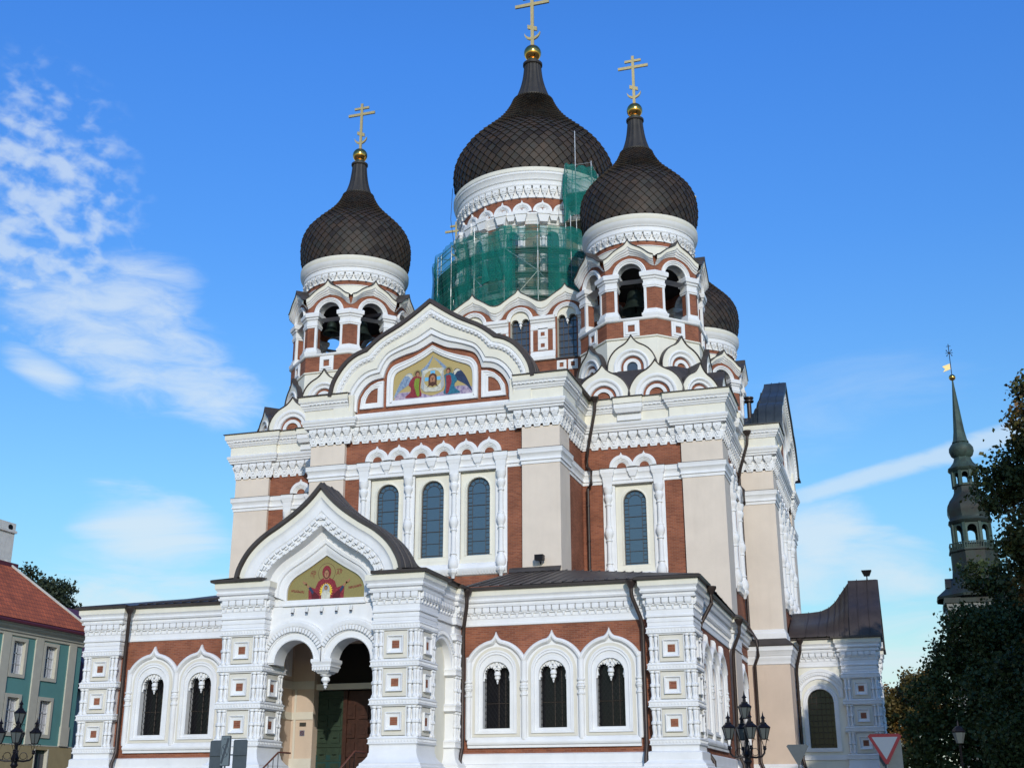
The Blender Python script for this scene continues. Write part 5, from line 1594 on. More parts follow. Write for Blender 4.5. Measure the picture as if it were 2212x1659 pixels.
def PROOF_SAD(sr, F_, m, dend):
    pc = mir(crom(P0, 5))
    def sc_roof(ridge): return [(s * 1.0, 10.34 + (z - 10.2) * (ridge - 10.34) / (13.92 - 10.2)) for s, z in pc]
    secs = [(-1.36, 14.05), (-1.6, 13.75), (-1.9, 13.35), (-2.2, 12.95), (-2.6, 12.62), (-3.1, 12.42), (-3.8, 12.36), (dend, 12.34)]
    rows = [[F_(s, d, z) for s, z in [(-4.75, 10.34)] + sc_roof(rg) + [(4.75, 10.34)]] for d, rg in secs]
    sr.grid(rows, m)
    for sg in (-1, 1):
        sr.grid([[F_(sg * s, d, z) for s, z in [(4.78, 10.34), (3.5, 10.40)]] for d in (.43, -1.4)], m)
    sr.add([F_(s, -1.36, z) for s, z in [(-3.75, 10.34)] + [(s * 1.03, z + .15) for s, z in pc] + [(3.75, 10.34)]], [list(range(len(pc) + 2))], m)
    for (d, rg) in secs[1:-1]:
        sr.sweepf([(-4.7, 10.34)] + sc_roof(rg) + [(4.7, 10.34)], [(.0, d), (.045, d), (.045, d - .03), (.0, d - .03)], m, F_)


flush()
PY = -12.2
PFR = FR(0, PY, 0)
pc0 = porch(PFR)
loopR = (2.42, 4.38)
pier(CATH, 2.42, 4.38, PY, PY + 1.96, 'WSN')
pier(CATH, -4.38, -2.42, PY, PY + 1.96, 'WSN')
# responds against the narthex wall, side arches and their cornice
for sx in (-1, 1):
    x0, x1 = sorted((3.75 * sx, 4.38 * sx))
    m = MB('porch_respond', CATH)
    loop = [(x0, -7.95), (x1, -7.95), (x1, -6.9), (x0, -6.9)]
    m.sweepp(loop, PROF_P, ['white'] * 9, closed=True)
    m.sweepp(loop, [(-.10, 3.6), (-.10, 8.75)], 'white', closed=True)
    for z0, z1 in ((3.68, 3.92), (5.14, 5.38), (6.60, 6.84), (8.05, 8.30)):
        m.sweepp(loop, [(-.1, z0 - .06), (.0, z0 - .05), (.07, z0 + .01), (.045, z0 + .06), (.045, z1 - .06), (.07, z1 - .01), (.0, z1 + .05), (-.1, z1 + .06)], 'white', closed=True)
    fs_ = FR(4.38, 0, pi / 2) if sx > 0 else FR(-4.38, 0, -pi / 2)
    for zc in (4.53, 5.99, 7.45):
        for y in (-7.78, -7.58, -7.3, -7.1): balu(m, fs_, y * sx, -.05, .08, zc - .58, zc + .58)
    fw = FR(0, -7.95, 0)
    sa = MB('porch_side_arch', CATH)
    yc = -9.1; r_ = 1.14
    f4 = FR(4.16, 0, pi / 2) if sx > 0 else FR(-4.16, 0, -pi / 2)
    ys = sx * yc
    hole = [(ys - r_, 6.8)] + arc(ys, 6.85, r_, 180, 0, 16) + [(ys + r_, 6.8)]
    lo_, hi_ = ys - 1.35, ys + 1.35
    sa.plate([(lo_, 6.8), (lo_, 10.1), (hi_, 10.1), (hi_, 6.8)] + arc(ys, 6.85, r_, 0, 180, 16), [], -.8, 0, 'white', f4, back=True)
    ar_ = lambda r: arc(ys, 6.85, r, 180, 0, 20)
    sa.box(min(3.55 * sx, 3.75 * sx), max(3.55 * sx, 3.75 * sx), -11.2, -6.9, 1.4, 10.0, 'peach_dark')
    sa.box(min(3.75 * sx, 3.9 * sx), max(3.75 * sx, 3.9 * sx), -10.4, -7.8, 0.0, 9.0, 'cream')
    for z0, z1 in ((4.98, 5.30), (6.28, 6.62)):
        sa.box(min(3.50 * sx, 3.56 * sx), max(3.50 * sx, 3.56 * sx), -11.2, -7.0, z0, z1, 'beige')
    cl2 = lambda L: [(max(lo_, min(hi_, x)), z) for x, z in L]
    loft(sa, [cl2(ar_(r)) for r in (r_, r_, 1.18, 1.22, 1.30, 1.32, 1.46, 1.48, 1.60, 1.6)], [-.3, .03, .05, .03, .03, .07, .07, .10, .10, 0], ['white'] * 9, f4)
    a = 6
    while a < 176:
        p = Vector((ys + 1.39 * cos(radians(a)), 6.85 + 1.39 * sin(radians(a)))); t = Vector((cos(radians(a)), sin(radians(a)))); n = Vector((-t.y, t.x))
        if abs(p.x - ys) < 1.28: sa.plate([tuple(p + t * u + n * v) for u, v in ((-.07, -.04), (.07, -.04), (.07, .04), (-.07, .04))], [], .06, .12, 'white', f4)
        a += 6
PR = [(2.42, PY + .8), (2.42, PY), (4.38, PY), (4.38, PY + 2.0), (4.20, PY + 2.0), (4.20, -7.95), (4.38, -7.95), (4.38, NY)]
for q in (PR, mirx(PR)):
    pe = MB('lower_cornice', CATH)
    pe.sweepp(q, PROF_E, ME, caps=True)
    drops(pe, q, 9.04, 9.48, .33, .17)
    gt = MB('gutter', CATH)
    qq = q[1:] if q[0][0] > 0 else q[:-1]
    gt.sweepp(qq, [(.31, 10.205), (.44, 10.22), (.46, 10.32), (.42, 10.34), (.0, 10.36)], 'roof_metal')
pr = MB('porch_roof', CATH)
pr.sweepf(pc0, [(-.03, .31), (.02, .42), (.16, .42), (.18, .3), (.18, -1.4)], 'roof_metal', PFR)
PROOF_SAD(pr, PFR, 'roof_metal', -12.3)
for i in range(2):
    pr.sweepf(pc0, [(.18, .1 - i * .75), (.22, .09 - i * .75), (.22, .06 - i * .75), (.18, .05 - i * .75)], 'roof_metal', PFR)
for sg in (-1, 1):
    a, b = sorted((sg * 3.5, sg * 4.82))
    pass

# inside of the porch: floor, back wall, doors, steps
pw = MB('porch_back_wall', CATH)
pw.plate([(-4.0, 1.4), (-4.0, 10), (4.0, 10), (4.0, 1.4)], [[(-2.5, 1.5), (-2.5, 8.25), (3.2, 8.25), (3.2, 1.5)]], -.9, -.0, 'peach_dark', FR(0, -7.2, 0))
pw.box(-2.5, 3.2, -.8, -.6, 6.3, 8.3, 'dark_room_shade', FR(0, -7.2, 0))  # dark sheet above the doors, stands in for the porch's shade
pw.box(1.28, 3.2, -.5, -.4, 1.5, 8.3, 'dark_room_shade', FR(0, -7.2, 0))  # dark sheet in front of the right leaf, painted stand-in for deep shade
for z0, z1 in ((2.85, 3.35), (4.98, 5.30), (6.28, 6.62)):
    pw.box(-3.6, -2.49, -.02, .05, z0, z1, 'beige', FR(0, -7.2, 0)); pw.box(3.2, 3.6, -.02, .05, z0, z1, 'beige', FR(0, -7.2, 0))
pw.box(-2.5, 1.3, -.5, -.2, 6.25, 6.5, 'beige', FR(0, -7.2, 0))
pw.box(-3.42, -3.32, 0, .04, 3.35, 6.28, 'beige', FR(0, -7.2, 0))
pw.box(-3.8, 3.8, -11.0, -7.0, 8.3, 8.4, 'peach_dark')
pw.box(-4.4, 4.4, -11.9, -6.9, 1.2, 2.45, 'step_stone')
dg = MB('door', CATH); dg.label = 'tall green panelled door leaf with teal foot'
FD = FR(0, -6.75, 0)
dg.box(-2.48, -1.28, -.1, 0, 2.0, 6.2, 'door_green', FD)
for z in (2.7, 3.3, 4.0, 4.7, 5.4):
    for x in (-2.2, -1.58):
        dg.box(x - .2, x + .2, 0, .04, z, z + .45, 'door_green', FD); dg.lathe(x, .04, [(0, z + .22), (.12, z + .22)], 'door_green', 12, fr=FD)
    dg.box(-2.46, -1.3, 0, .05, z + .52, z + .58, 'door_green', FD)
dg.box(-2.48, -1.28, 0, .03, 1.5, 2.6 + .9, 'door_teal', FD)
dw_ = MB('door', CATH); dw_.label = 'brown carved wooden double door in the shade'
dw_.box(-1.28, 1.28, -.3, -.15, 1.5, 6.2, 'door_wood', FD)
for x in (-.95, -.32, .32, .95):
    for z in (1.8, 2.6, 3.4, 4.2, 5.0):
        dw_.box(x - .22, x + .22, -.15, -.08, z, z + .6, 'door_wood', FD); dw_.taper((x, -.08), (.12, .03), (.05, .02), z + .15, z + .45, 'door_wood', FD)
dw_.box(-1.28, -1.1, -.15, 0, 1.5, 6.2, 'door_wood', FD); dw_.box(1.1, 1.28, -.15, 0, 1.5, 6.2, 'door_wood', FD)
dg2 = MB('door', CATH); dg2.label = 'green door leaf hidden behind the dark panel that stands in for shade'
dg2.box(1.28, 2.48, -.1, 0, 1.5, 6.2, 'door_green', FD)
pq = MB('wall_plaque', CATH); pq.box(-3.12, -2.82, .0, .03, 4.70, 4.86, 'plaque', FR(0, -7.2, 0))
ns = MB('no_entry_notice', CATH); f = FR(0, -7.2, 0)
ns.plate(rect(-2.99, .115, 4.29, 4.53), [], 0, .012, 'sign_white_shaded', f)
ns.plate(ell(-2.99, 4.41, .095, .095, 20), [ell(-2.99, 4.41, .072, .072, 20)], .012, .018, 'sign_red_shaded', f)
ns.plate([(-3.05, 4.45), (-3.035, 4.465), (-2.93, 4.37), (-2.945, 4.355)], [], .012, .019, 'sign_red_shaded', f)
ns.plate([(-3.02, 4.37), (-3.0, 4.36), (-2.96, 4.46), (-2.98, 4.47)], [], .012, .0175, 'sign_dark', f)
sp_ = MB('steps', CATH)
for i in range(15):
    y1_ = PY + .6 if i == 0 else PY - .2 - .32 * i + .001
    sp_.box(-1.9, 2.2, PY - .2 - .32 * (i + 1), y1_, 0, 2.45 - .163 * i, 'step_stone')
for x in (-1.3, 1.95):
    hr = MB('handrail', CATH)
    y0, y1 = PY - 4.6, PY - .3
    hr.tube([(x, y0, 1.15), (x, y1, 3.42), (x, y1 + 1.0, 3.42)], .035, 'rail_brown', 8)
    for i in range(12):
        t = i / 11
        hr.tube([(x, y0 + (y1 - y0) * t, 2.3 * t), (x, y0 + (y1 - y0) * t, 1.15 + 2.27 * t)], .014, 'iron', 5)
for i, x in enumerate((-1.36, -.72, -.05, .62, 1.26)):
    sl = MB('spotlight', CATH)
    y = PY + .42
    sl.tube([(x, PY + .6, 9.02), (x, PY + .35, 9.02)], .015, 'iron', 5)
    sl.tube([(x, PY + .33, 8.92), (x, PY + .40, 9.14)], .06, 'frame_white', 8)
    sl.tube([(x, PY + .33, 8.90), (x, PY + .335, 8.925)], .062, 'iron', 8)
flush()

# ================================================================== south side, lower storey
ss = MB('lower_wall', CATH)
for sx in (-1, 1):
    # buttress below the tower pilaster and below the transept
    b = MB('buttress', CATH)
    q = [(14.2, 5.0), (14.5, 5.0), (14.5, 7.5), (14.2, 7.5)] if sx > 0 else [(-14.2, 7.5), (-14.5, 7.5), (-14.5, 5.0), (-14.2, 5.0)]
    b.sweepp(q, [(0, 3.4), (0, 8.72)], 'peach')
    b.sweepp(q, [(.10, 0), (.10, 3.0), (.03, 3.3), (.03, 3.4)], 'white')
    q2 = [(14.2, 12.45), (16.5, 12.45), (16.5, 14.9), (16.3, 14.9)]
    q2 = q2 if sx > 0 else mirx(q2)
    b2 = MB('buttress', CATH)
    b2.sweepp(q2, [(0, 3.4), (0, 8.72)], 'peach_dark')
    b2.sweepp(q2, [(.22, 0), (.22, 2.9), (.1, 3.1), (.1, 3.3), (.0, 3.4)], 'white')
    b2.sweepp(q2, [(0, 8.62), (.05, 8.66), (.06, 8.9), (.10, 8.95), (.10, 9.08), (.16, 9.14), (.18, 9.32), (.24, 9.38), (.25, 9.6), (.26, 9.62)], 'white')
    b2.sweepp(q2, [(.30, 9.62), (.32, 9.66), (-.2, 10.12)], 'roof_metal')
    for pth in ([(14.2, 5.2), (14.2, 5.0), (14.5, 5.0), (14.5, 7.5), (14.2, 7.5), (14.2, 12.45)],):
        p = pth if sx > 0 else mirx(pth)
        e = MB('lower_cornice', CATH)
        e.sweepp(p, PROF_E, ME); e.sweepp(p, [(.31, 10.205), (.44, 10.22), (.44, 10.3), (-.25, 10.5)], 'roof_metal')
    ss.grid([[(sx * 16.2, y, z) for y in (14.9, 26)] for z in (0, 10.5)], 'brick')
    ss.grid([[(x, 34, z) for x in (-14.2, 14.2)] for z in (0, 10.5)], 'brick')

# south porch: pier, side wall with a round-headed window, gabled metal roof
SPR = FR(21.05, WY, pi / 2)
porch(SPR, front=False)
for y0 in (15.2, 22.16):
    pier(CATH, 19.08, 21.05, y0, y0 + 1.96, 'WS' if y0 < 20 else 'SE')
spw = MB('porch_side_wall', CATH)
f = FR(0, 15.5, 0)
wn = winshape(17.78, .72, 4.3, 6.78, 16)
spw.plate([(16.3, 3.0), (16.3, 10.0), (19.2, 10.0), (19.2, 3.0)], [wn], -.45, 0, 'cream', f, me='beige')
spw.box(16.3, 19.2, -.45, .12, 0, 3.0, 'white', f)
for x in (16.9, 17.45, 18.0, 18.55):
    spw.plate(rect(x, .22, 2.4, 2.9), [rect(x, .14, 2.48, 2.82)], .12, .16, 'white', f)
cl2 = lambda L: [(max(16.55, min(19.07, x)), z) for x, z in L]
ar_ = lambda r: cl2(arc(17.78, 7.0, r, 180, 0, 24))
loft(spw, [ar_(r) for r in (1.02, 1.05, 1.10, 1.12, 1.22, 1.24, 1.42, 1.44, 1.60, 1.62)], [0, .07, .07, .04, .04, .08, .08, .12, .12, 0], ['white'] * 9, f)
loft(spw, [arc(17.78, 6.78, r, 180, 0, 20) for r in (.72, .72, .80, .84, .95, .98)], [-.3, .04, .05, .02, .04, 0], ['white'] * 5, f)
for sg in (-1, 1): spw.box(17.78 + sg * .85 - .12, 17.78 + sg * .85 + .12, 0, .05, 4.2, 6.8, 'white', f)
spw.box(16.8, 18.76, 0, .09, 4.1, 4.3, 'white', f); spw.box(16.3, 19.1, 0, .08, 3.66, 3.92, 'white', f)
a = 8
while a < 174:
    p = Vector((17.78 + 1.33 * cos(radians(a)), 7.0 + 1.33 * sin(radians(a)))); t = Vector((cos(radians(a)), sin(radians(a)))); n = Vector((-t.y, t.x))
    if 16.6 < p.x < 19.0: spw.plate([tuple(p + t * u + n * v) for u, v in ((-.07, -.035), (.07, -.035), (.07, .035), (-.07, .035))], [], .06, .13, 'white', f)
    a += 5.5
for zc in (4.53, 5.99, 7.45): balu(spw, f, 16.62, .06, .09, zc - .58, zc + .58); balu(spw, f, 16.42, .06, .09, zc - .58, zc + .58)
sw = MB('porch_window', CATH)
sw.plate(winshape(17.78, .74, 4.28, 6.78, 16), [], -.40, -.38, 'glass_dark', f)
for x in (-.5, -.25, 0, .25, .5): sw.bar((17.78 + x, -.34, 4.3), (17.78 + x, -.34, 6.78 + sqrt(max(.52 - x * x, 0))), .022, 'lead', f)
for i in range(9): sw.bar((17.06, -.34, 4.5 + i * .32), (18.5, -.34, 4.5 + i * .32), .022, 'lead', f)
for sq in ([(16.3, 15.5), (19.08, 15.5), (19.08, 15.2), (21.05, 15.2), (21.05, 17.16), (20.8, 17.16)], [(20.8, 22.16), (21.05, 22.16), (21.05, 24.12), (16.3, 24.12)]):
    e = MB('lower_cornice', CATH)
    e.sweepp(sq, PROF_E, ME); drops(e, sq, 9.04, 9.48, .34, .17)
    e.sweepp(sq, [(.31, 10.205), (.44, 10.22), (.44, 10.32), (-.1, 10.4)], 'roof_brown')
pc = mir(crom(P0, 5))
sr = MB('porch_roof', CATH)
SPF = FR(21.05, WY, pi / 2)
sr.sweepf(pc, [(-.03, .31), (.02, .42), (.16, .42), (.18, .3), (.18, -1.35)], 'roof_brown', SPF)
PROOF_SAD(sr, SPF, 'roof_brown', -4.8)
for d in (-.2, -.8): sr.sweepf(pc, [(.18, d), (.22, d - .01), (.22, d - .04), (.18, d - .05)], 'roof_brown', SPF)
fl = MB('floodlight', CATH)
fl.tube([(20.85, WY, 14.05), (20.85, WY, 14.5)], .04, 'iron', 6); fl.taper((20.85, WY), (.16, .14), (.30, .24), 14.42, 14.75, 'iron')
fl2 = MB('floodlight', CATH)
fl2.box(5.72, 6.15, -.55, -.18, 12.72, 12.98, 'iron'); fl2.tube([(5.9, -.3, 12.8), (5.9, 0, 12.6)], .03, 'iron', 6)
cam_ = MB('chimney_pipe', CATH)
cam_.lathe(14.9, 15.7, [(.14, 23.3), (.14, 24.85), (.30, 24.87), (.30, 24.95), (.2, 25.01), (.3, 25.09), (.3, 25.17), (0, 25.25)], 'pipe', 14)

# ---- drainpipes
def drain(pts, hop=True, r=.085):
    m = MB('drainpipe', CATH)
    m.tube(pts, r, 'pipe', 10)
    z = pts[-2][2] if len(pts) > 2 else pts[0][2]
    a, b = Vector(pts[-2]), Vector(pts[-1])
    L = (b - a).length
    for i in range(int(L / 1.9)):
        p = a.lerp(b, (i + .5) * 1.9 / L)
        m.lathe(p.x, p.y, [(r, p.z - .05), (r * 1.3, p.z - .03), (r * 1.3, p.z + .03), (r, p.z + .05)], 'pipe', 10)
    if hop:
        h = MB('hopper', m)
        x, y, zt = pts[0]
        h.lathe(x, y, [(r * .9, zt - .05), (r * 2.4, zt + .18), (r * 2.6, zt + .2), (r * 2.7, zt + .30), (r * 2.3, zt + .30), (r * 2.2, zt + .2)], 'pipe', 14)


drain([(-12.05, -7.62, 9.95), (-12.07, -7.60, 9.6), (-12.27, -7.32, 8.8), (-12.33, -7.26, 8.5), (-12.33, -7.24, 3.7), (-12.33, -7.5, 3.2), (-12.33, -7.5, .2)])
drain([(4.75, -7.62, 9.92), (4.74, -7.60, 9.55), (4.52, -7.3, 8.75), (4.47, -7.24, 8.4), (4.47, -7.24, 3.7), (4.47, -7.5, 3.2), (4.47, -7.5, .2)])
drain([(11.95, -7.62, 9.95), (11.97, -7.6, 9.6), (12.25, -7.3, 8.75), (12.31, -7.24, 8.4), (12.31, -7.24, 3.7), (12.31, -7.5, 3.2), (12.31, -7.5, .2)])
drain([(14.92, -5.2, 9.92), (14.9, -5.2, 9.5), (14.45, -5.3, 8.7), (14.36, -5.35, 8.3), (14.36, -5.38, 3.6), (14.7, -5.38, 3.1), (14.7, -5.38, .2)])
drain([(14.85, 4.35, 9.8), (14.83, 4.35, 9.4), (14.5, 4.5, 8.7), (14.45, 4.55, 8.3), (14.42, 4.6, 3.7), (14.65, 4.6, 3.2), (14.65, 4.6, .2)])
drain([(7.75, 4.55, 22.15), (7.72, 4.6, 21.7), (7.2, 4.95, 19.6), (7.1, 5.1, 19.2), (7.1, 5.15, 18.7), (7.35, 4.95, 18.4), (7.35, 4.95, 17.7), (7.1, 5.15, 17.5), (7.1, 5.2, 12.7)])
drain([(15.05, 12.1, 21.7), (15.0, 12.1, 21.2), (14.5, 12.35, 19.8), (14.4, 12.45, 19.4), (14.4, 12.45, 18.8), (14.62, 12.2, 18.5), (14.62, 12.2, 17.7), (14.4, 12.45, 17.5), (14.4, 12.45, 10.7), (14.85, 12.1, 9.9), (14.85, 12.1, 9.1), (14.62, 12.25, 8.6), (14.62, 12.25, 3.5), (14.8, 12.1, 3.1), (14.8, 12.1, .2)])
drain([(16.95, 14.75, 9.95), (16.93, 14.75, 9.6), (16.68, 15.0, 8.8), (16.62, 15.1, 8.4), (16.62, 15.15, 3.7), (16.75, 15.0, 3.2), (16.75, 15.0, .2)])
flush()

# ================================================================== scaffold round the drum
SCF = empty('scaffold', (0, WY, 31.3), 'tube scaffold wrapped in torn green netting round the central drum', 'scaffold')
def sco(n, **k): return MB(n, SCF, **k)
NB = 20
RS = 7.15; RI = 6.15
zb, zt = 1.2, 6.15
pts_ = [(RS * sin(2 * pi * i / NB), -RS * cos(2 * pi * i / NB)) for i in range(NB)]
pin = [(RI * sin(2 * pi * i / NB), -RI * cos(2 * pi * i / NB)) for i in range(NB)]
rs = random.Random(3)
for i in range(NB):
    up = sco('upright')
    ht = zt + rs.choice((0, .5, 1.0, .2))
    if i == 15: ht = zt + 2.2
    x, y = pts_[i]
    up.tube([(x, y, 0), (x, y, ht)], .032, 'tube', 6)
    x, y = pin[i]
    up.tube([(x, y, 0), (x, y, ht - .5)], .032, 'tube', 6)
for lev in (1.3, 3.0, 4.75, 6.05):
    lg = sco('guard_rail'); dk = sco('deck')
    for i in range(NB):
        a, b = pts_[i], pts_[(i + 1) % NB]; c, d = pin[i], pin[(i + 1) % NB]
        for dz in ((0, .5, 1.0) if lev < 6 else (0,)):
            lg.tube([(a[0], a[1], lev + dz), (b[0], b[1], lev + dz)], .026, 'tube', 5)
        lg.tube([(a[0], a[1], lev), (c[0], c[1], lev)], .026, 'tube', 5)
        if lev < 6:
            s = .985
            P = [(a[0] * s, a[1] * s), (b[0] * s, b[1] * s), (d[0], d[1]), (c[0], c[1])]
            dk.add([(x, y, lev + z) for z in (-.06, 0) for x, y in P], [(3, 2, 1, 0), (4, 5, 6, 7), (0, 1, 5, 4), (1, 2, 6, 5), (2, 3, 7, 6), (3, 0, 4, 7)], 'plank')
            for q in (.35, .7):
                m0 = [(P[0][0] + (P[3][0] - P[0][0]) * q, P[0][1] + (P[3][1] - P[0][1]) * q), (P[1][0] + (P[2][0] - P[1][0]) * q, P[1][1] + (P[2][1] - P[1][1]) * q)]
                lg.tube([(m0[0][0], m0[0][1], lev - .12), (m0[1][0], m0[1][1], lev - .12)], .03, 'tube', 5)
            for z0_, z1_ in ((lev - .22, lev - .19), (lev - .36, lev - .33)):
                lg.tube([(P[0][0], P[0][1], z0_), (P[1][0], P[1][1], z0_)], .02, 'tube', 5)
br = sco('brace')
for i in range(NB):
    a, b = pts_[i], pts_[(i + 1) % NB]
    if i % 2 == 0: br.tube([(a[0], a[1], .4), (b[0], b[1], 3.0)], .024, 'tube', 5); br.tube([(b[0], b[1], 3.0), (a[0], a[1], 4.75)], .024, 'tube', 5)
    else: br.tube([(b[0], b[1], .4), (a[0], a[1], 3.0)], .024, 'tube', 5)


def netpanel(name, i0, i1, z0, z1, m, seed, R=RS + .10, sag=.25):
    """hanging net between uprights, with folds and a ragged lower and upper edge"""
    n = sco(name)
    r = random.Random(seed)
    cols = max(4, int((i1 - i0) * 14)); rws = 16
    ph = [r.uniform(0, 6) for _ in range(6)]
    rows = []
    for c in range(cols + 1):
        t = i0 + (i1 - i0) * c / cols
        col = []
        top = z1 - sag * .5 * abs(sin(pi * t)) * r.uniform(.6, 1.1); bot = z0 + .25 * sin(t * 5 + ph[0]) * r.uniform(.3, 1)
        fr_ = t - math.floor(t)
        # chord between uprights
        k = int(math.floor(t)) % NB
        A, B = pts_[k], pts_[(k + 1) % NB]
        x0, y0 = A[0] + (B[0] - A[0]) * fr_, A[1] + (B[1] - A[1]) * fr_
        rr = math.hypot(x0, y0)
        for j in range(rws + 1):
            v = j / rws
            z = bot + (top - bot) * v
            off = .10 + .07 * sin(t * 9 + ph[1] + 1.5 * sin(v * 4 + ph[2])) + .05 * sin(t * 23 + v * 7 + ph[3]) + .14 * (1 - v) * sin(pi * fr_) * (.5 + .5 * sin(ph[4] + k)) + .05 * sin(v * 13 + ph[5] + t * 3)
            col.append((x0 * (rr + off) / rr, y0 * (rr + off) / rr, z))
        rows.append(col)
    n.grid(rows, m)


# bay index 0 faces west; camera sees bays 15..3
netpanel('netting', 13.0, 19.05, 0.0, 6.35, 'net', 1)
netpanel('netting', 18.3, 20.35, 0.3, 6.3, 'net', 2, sag=.5)
netpanel('netting', 19.3, 20.0, 2.4, 6.0, 'net_thick', 5)
netpanel('netting', 20.0, 20.25, 0.0, 6.35, 'net_thick', 6, sag=.1)
netpanel('netting', 21.3, 24.2, 0.0, 6.3, 'net_thick', 3)
netpanel('netting', 20.2, 21.4, 5.3, 6.3, 'net', 11, sag=.3)
netpanel('netting', 20.2, 21.4, 0.0, 5.4, 'net_thin', 14, sag=.2)
netpanel('netting', 24.2, 33.0, 0.0, 6.3, 'net', 8)
netpanel('netting', 16.0, 17.2, 0.0, 3.2, 'net_thick', 9)
# raised bay on the south-west of the drum
tw_ = sco('scaffold_tower')
bx, by = 3.55, 5.85; by = -4.3
X0, X1, Y0, Y1 = 3.75, 5.6, -5.35, -3.4
for x in (X0, X1):
    for y in (Y0, Y1): tw_.tube([(x, y, 4.5), (x, y, 11.2)], .032, 'tube', 6)
tw_.tube([(4.5, Y0, 6), (4.5, Y0, 13.7)], .032, 'tube', 6)
for z in (7.0, 8.0, 9.0, 10.0, 11.1):
    for p, q in (((X0, Y0), (X1, Y0)), ((X0, Y0), (X0, Y1)), ((X1, Y0), (X1, Y1)), ((X0, Y1), (X1, Y1))): tw_.tube([(*p, z), (*q, z)], .026, 'tube', 5)
tw_.box(X0, X1, Y0, Y1, 8.95, 9.0, 'plank'); tw_.box(X0, X1, Y0, Y1, 6.9, 6.95, 'plank')
nt_ = sco('netting')
r = random.Random(12)
loop = [(X0 - .1, Y1), (X0 - .1, Y0 - .1), (4.5, Y0 - .25), (X1 + .1, Y0 - .1), (X1 + .1, Y1)]
lp = resample(loop, 50)
rows = []
for i, (x, y) in enumerate(lp):
    top = 10.9 + (.35 if 16 < i < 24 else 0) + r.uniform(-.06, .06) - .2 * abs(sin(i * .35))
    bot = 6.6 + .6 * abs(sin(i * .18 + .5))
    rows.append([(x + .07 * sin(i * .8 + j * .5), y + .06 * cos(i * .9 + j * .4) - .05, bot + (top - bot) * j / 14) for j in range(15)])
nt_.grid(rows, 'net_thick')
flush()

# ================================================================== ground and surroundings
def sheet(name, pts, z, m):
    b = MB(name, None, smooth=0); b.add([(x, y, z) for x, y in pts], [list(range(len(pts)))], m)
    o = b.build(); ALL.remove(b); tag(o, kind='structure'); return o


sheet('ground', [(-900, -900), (900, -900), (900, 900), (-900, 900)], 0.0, 'ground')
sheet('road', [(-120, -44), (120, -40), (120, -28), (-120, -32)], 0.004, 'road')
pvm = MB('pavement', None, smooth=0); pvm.box(-60, 60, -27.4, -23.5, -.2, .13, 'step_stone'); tag(pvm.build(), kind='structure'); ALL.remove(pvm)

# ---- turquoise house at the left
HX = -26.0
HS = empty('town_house', (HX - 5, -8, 0), 'turquoise house with cream pilasters, ochre ground floor and red tiled roof', 'house')
HL = lambda n, **k: MB(n, HS, (-(HX - 5), 8, 0), **k)
HF = FR(HX, 0, pi / 2)
hy0, hy1 = -24.0, 8.0
wl = HL('wall')
hw_s = []
y = 5.05
while y > hy0 + 1: hw_s.append(y); y -= 2.86
wins = [(c, z0, z1) for c in hw_s for z0, z1 in ((5.28, 7.18), (8.48, 10.30))]
drs = [(5.2, .2, 4.42), (-.55, .2, 4.42)]
wl.plate([(hy0, 4.66), (hy0, 10.7), (hy1, 10.7), (hy1, 4.66)], [rect(c, .50, z0, z1) for c, z0, z1 in wins], -.25, 0, 'house_teal', HF, me='house_trim')
wl.plate([(hy0, 0), (hy0, 4.62), (hy1 + .02, 4.62), (hy1 + .02, 0)], [rect(c, .62, 0.05, z1) for c, z0, z1 in drs] + [rect(c, .55, 1.6, 3.7) for c in hw_s[2:] if abs(c + .55) > 1.5], -.3, .03, 'house_base', HF)
wl.box(HX - 12, HX, hy1 - .01, hy1, 0, 10.7, 'house_teal')
wl.box(hy0, hy1 + .03, 0, .05, 4.62, 4.68, 'house_trim', HF)
pl = HL('pilaster')
for c in [6.45 + .6, 3.92 - .3 + .3 - .0] + [3.92 - 2.86 * k for k in range(1, 10)]:
    pl.box(c - .34, c + .34, 0, .09, 4.68, 10.7, 'house_trim', HF); pl.box(c - .40, c + .40, 0, .13, 4.68, 5.8, 'house_trim', HF) if c > 6 else None
ev = HL('eaves')
ev.sweepp([(HX, hy0), (HX, hy1), (HX - 12, hy1)], [(.0, 10.55), (.08, 10.6), (.08, 10.72), (.16, 10.78), (.18, 10.9), (.34, 11.02), (.36, 11.12), (.5, 11.18), (.5, 11.26), (0, 11.3)][:8] + [(.5, 11.2), (0, 11.24)], 'house_trim')
ev.sweepp([(HX, hy0), (HX, hy1), (HX - 12, hy1)], [(.52, 11.2), (.60, 11.22), (.62, 11.34), (.35, 11.55), (0, 11.8)], 'maroon')
for c, z0, z1 in wins:
    w = HL('window')
    w.plate(rect(c, .70, z0 - .20, z1 + .20), [rect(c, .50, z0, z1)], 0, .07, 'house_trim', HF)
    w.box(c - .49, c + .49, -.20, -.17, z0, z1, 'glass_grey', HF)
    fm = MB('frame', w)
    for a, b, e, h in ((c - .5, c - .43, z0, z1), (c + .43, c + .5, z0, z1), (c - .05, c + .05, z0, z1), (c - .43, c + .43, z0, z0 + .07), (c - .43, c + .43, z1 - .07, z1), (c - .43, c + .43, z0 + (z1 - z0) * .62, z0 + (z1 - z0) * .62 + .07), (c - .43, c + .43, z0 + (z1 - z0) * .30, z0 + (z1 - z0) * .30 + .035)):
        fm.box(a, b, -.17, -.12, e, h, 'frame_white', HF)
    cu = MB('curtain', w)
    for sg in (-1, 1):
        cu.box(min(c + sg * .15, c + sg * .42), max(c + sg * .15, c + sg * .42), -.169, -.160, z0 + .05, z1 - .1, 'curtain', HF)
